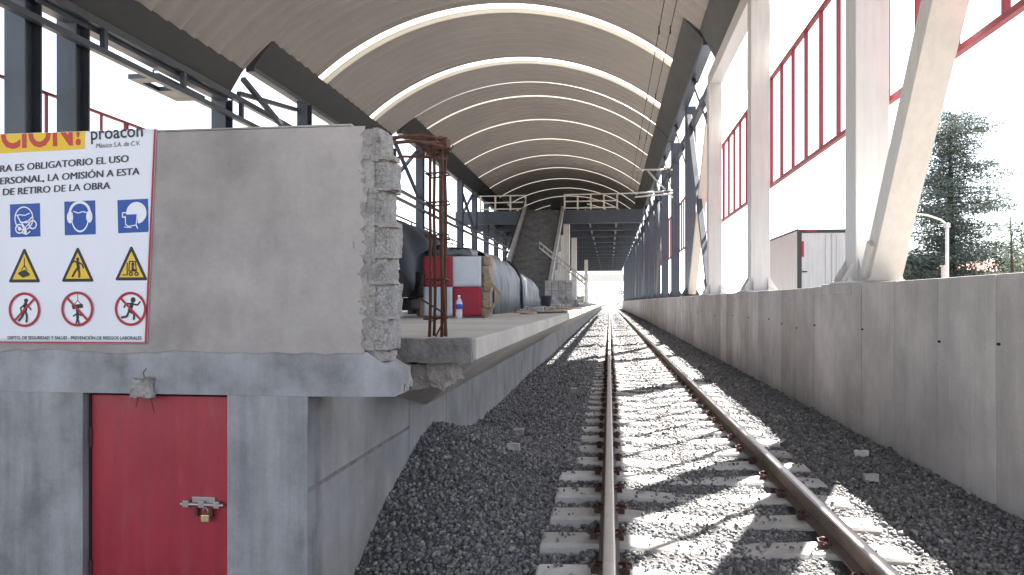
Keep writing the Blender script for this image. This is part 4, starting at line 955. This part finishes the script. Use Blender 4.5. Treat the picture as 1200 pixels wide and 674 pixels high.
def bush(x, y, z0, w_, h, label, name, seed, n=2600, leaf='leaf_mid'):
    rr = random.Random(seed); root = thing(name, label, 'tree', (x, y, z0)); m = MB()
    cl = [(x+rr.uniform(-.5,.5)*w_, y+rr.uniform(-.5,.5)*w_, z0+h*rr.uniform(.35,.85), rr.uniform(.16,.3)*w_) for _ in range(11)]
    for cx, cy, cz, r in cl: m.tube([(x,y,z0),(x+(cx-x)*.4,y+(cy-y)*.4,z0+(cz-z0)*.55),(cx,cy,cz)], [.09,.06,.02], 6)
    m.build('trunk', M['bark'], root); V = []; F = []; n0 = 0
    for _ in range(n):
        cx, cy, cz, r = rr.choice(cl); d = Vector((rr.gauss(0,1),rr.gauss(0,1),rr.gauss(0,1))).normalized(); c = Vector((cx,cy,cz))+d*r*rr.uniform(.4,1.1)
        s = rr.uniform(.08,.2); u = d.orthogonal().normalized(); u.rotate(Matrix.Rotation(rr.uniform(0,6.28),3,d)); w2 = d.cross(u)+d*rr.uniform(-.5,.5)
        V += [c-u*s, c+w2*s*.5, c+u*s, c-w2*s*.5]; F.append((n0,n0+1,n0+2,n0+3)); n0 += 4
    me = bpy.data.meshes.new('crown'); off = WL[root.name]; me.from_pydata([tuple(v-off) for v in V], [], F); me.materials.append(M[leaf]); o = bpy.data.objects.new('crown', me); C.objects.link(o); o.parent = root
bush(29.5, 55, .02, 5, 6.8, 'rounded lighter green tree at the right picture edge beside the small conifer', 'leafy_tree', 5, 5200)
bush(22.6, 58, .02, 3.0, 5.5, 'bushy green shrub at the foot of the tall cedar, left of the street lamp', 'shrub', 6, 2600, 'leaf_hazed')
hs = thing('low_house', 'low house with reddish roof behind the street lamp', 'house', (30, 66, .02))
m = MB(); m.box(26,36,64,70,.02,3.9); m.build('house_wall', M['house'], hs); m = MB(); m.prism([(63.6,3.9),(70.4,3.9),(67,5.0)],'x',25.6,36.4); rf = m.build('house_roof', M['brick_red'], hs)
m = MB(); m.box(27,27.6,66,66.6,4.6,5.6); m.build('chimney', M['house'], rf)
for x in (27.5, 30.5, 33):
    m = MB(); m.box(x,x+1.1,63.96,63.995,1.4,2.7); m.build('window', M['dark'], hs)
gp = thing('gate_pillar', 'small pale pillar beyond the long wall beside the street lamp', 'pillar', (21.8,52,.02))
m = MB(); m.box(21.65,21.95,51.85,52.15,.02,3.75); m.build('pillar_shaft', M['house'], gp, False, .02); m = MB(); m.box(21.6,22.0,51.8,52.2,3.752,3.85); m.build('pillar_cap', M['house'], gp, False, .02)
# far end of the line
fb = thing('footbridge', 'pale footbridge crossing the track beyond the open end of the station', 'footbridge', (-.5, 210, 0))
m = MB(); m.box(-14,12,208,211,7.2,7.9); m.box(-14,12,208,208.2,7.905,9.2); m.build('deck', M['white_paint'], fb)
for x in (-9, 7):
    m = MB(); m.box(x-.4,x+.4,209,210,-.5,7.19); m.build('pier', M['white_paint'], fb)
for i, (x, y) in enumerate([(-7,260),(6,255),(-3,330),(9,300),(4,360)]): bush(x, y, -.6, 7, 7.5, 'pale hazy tree beyond the open end of the station, along the track', 'far_tree', 20+i, 1400); 
for o in list(bpy.data.objects):
    if o.name.startswith('far_tree'): o['group'] = 'trees beyond the station end'

# ------------------------------------------------------------------ light, camera
SUN = Vector((1, 1.35, 1.88)).normalized()
el = math.asin(SUN.z); az = math.atan2(SUN.x, SUN.y)
wd = bpy.data.worlds.new('World'); S.world = wd; wd.use_nodes = True; nt = wd.node_tree
bg = nt.nodes['Background']; sk_ = nt.nodes.new('ShaderNodeTexSky'); sk_.sky_type = 'NISHITA'; sk_.sun_disc = False
sk_.sun_elevation = el; sk_.sun_rotation = az; sk_.dust_density = 2.0; sk_.air_density = 1.0; sk_.altitude = 1500
hs_ = nt.nodes.new('ShaderNodeHueSaturation'); hs_.inputs['Saturation'].default_value = .45
nt.links.new(sk_.outputs[0], hs_.inputs['Color']); nt.links.new(hs_.outputs[0], bg.inputs[0]); bg.inputs[1].default_value = .06
sl = bpy.data.lights.new('sun', 'SUN'); sl.energy = 5; sl.angle = rad(.53); sl.color = (1, .955, .90)
so = bpy.data.objects.new('sun', sl); C.objects.link(so); so.rotation_euler = (-SUN).to_track_quat('-Z', 'Y').to_euler()
cam = bpy.data.cameras.new('camera'); co = bpy.data.objects.new('camera', cam); C.objects.link(co)
co.location = (0, 0, 1.45); co.rotation_euler = (rad(90), 0, math.atan(114/870)); cam.sensor_width = 36; cam.lens = 36*870/1200
cam.shift_y = 17/1200; cam.clip_end = 8000; cam.clip_start = .05; S.camera = co
S.view_settings.view_transform = 'Standard'; S.view_settings.look = 'None'; S.view_settings.gamma = 1; S.view_settings.exposure = 2.95
S.cycles.max_bounces = 8; S.cycles.diffuse_bounces = 5; S.cycles.use_denoising = True
try: S.cycles.denoiser = 'OPENIMAGEDENOISE'
except Exception: pass
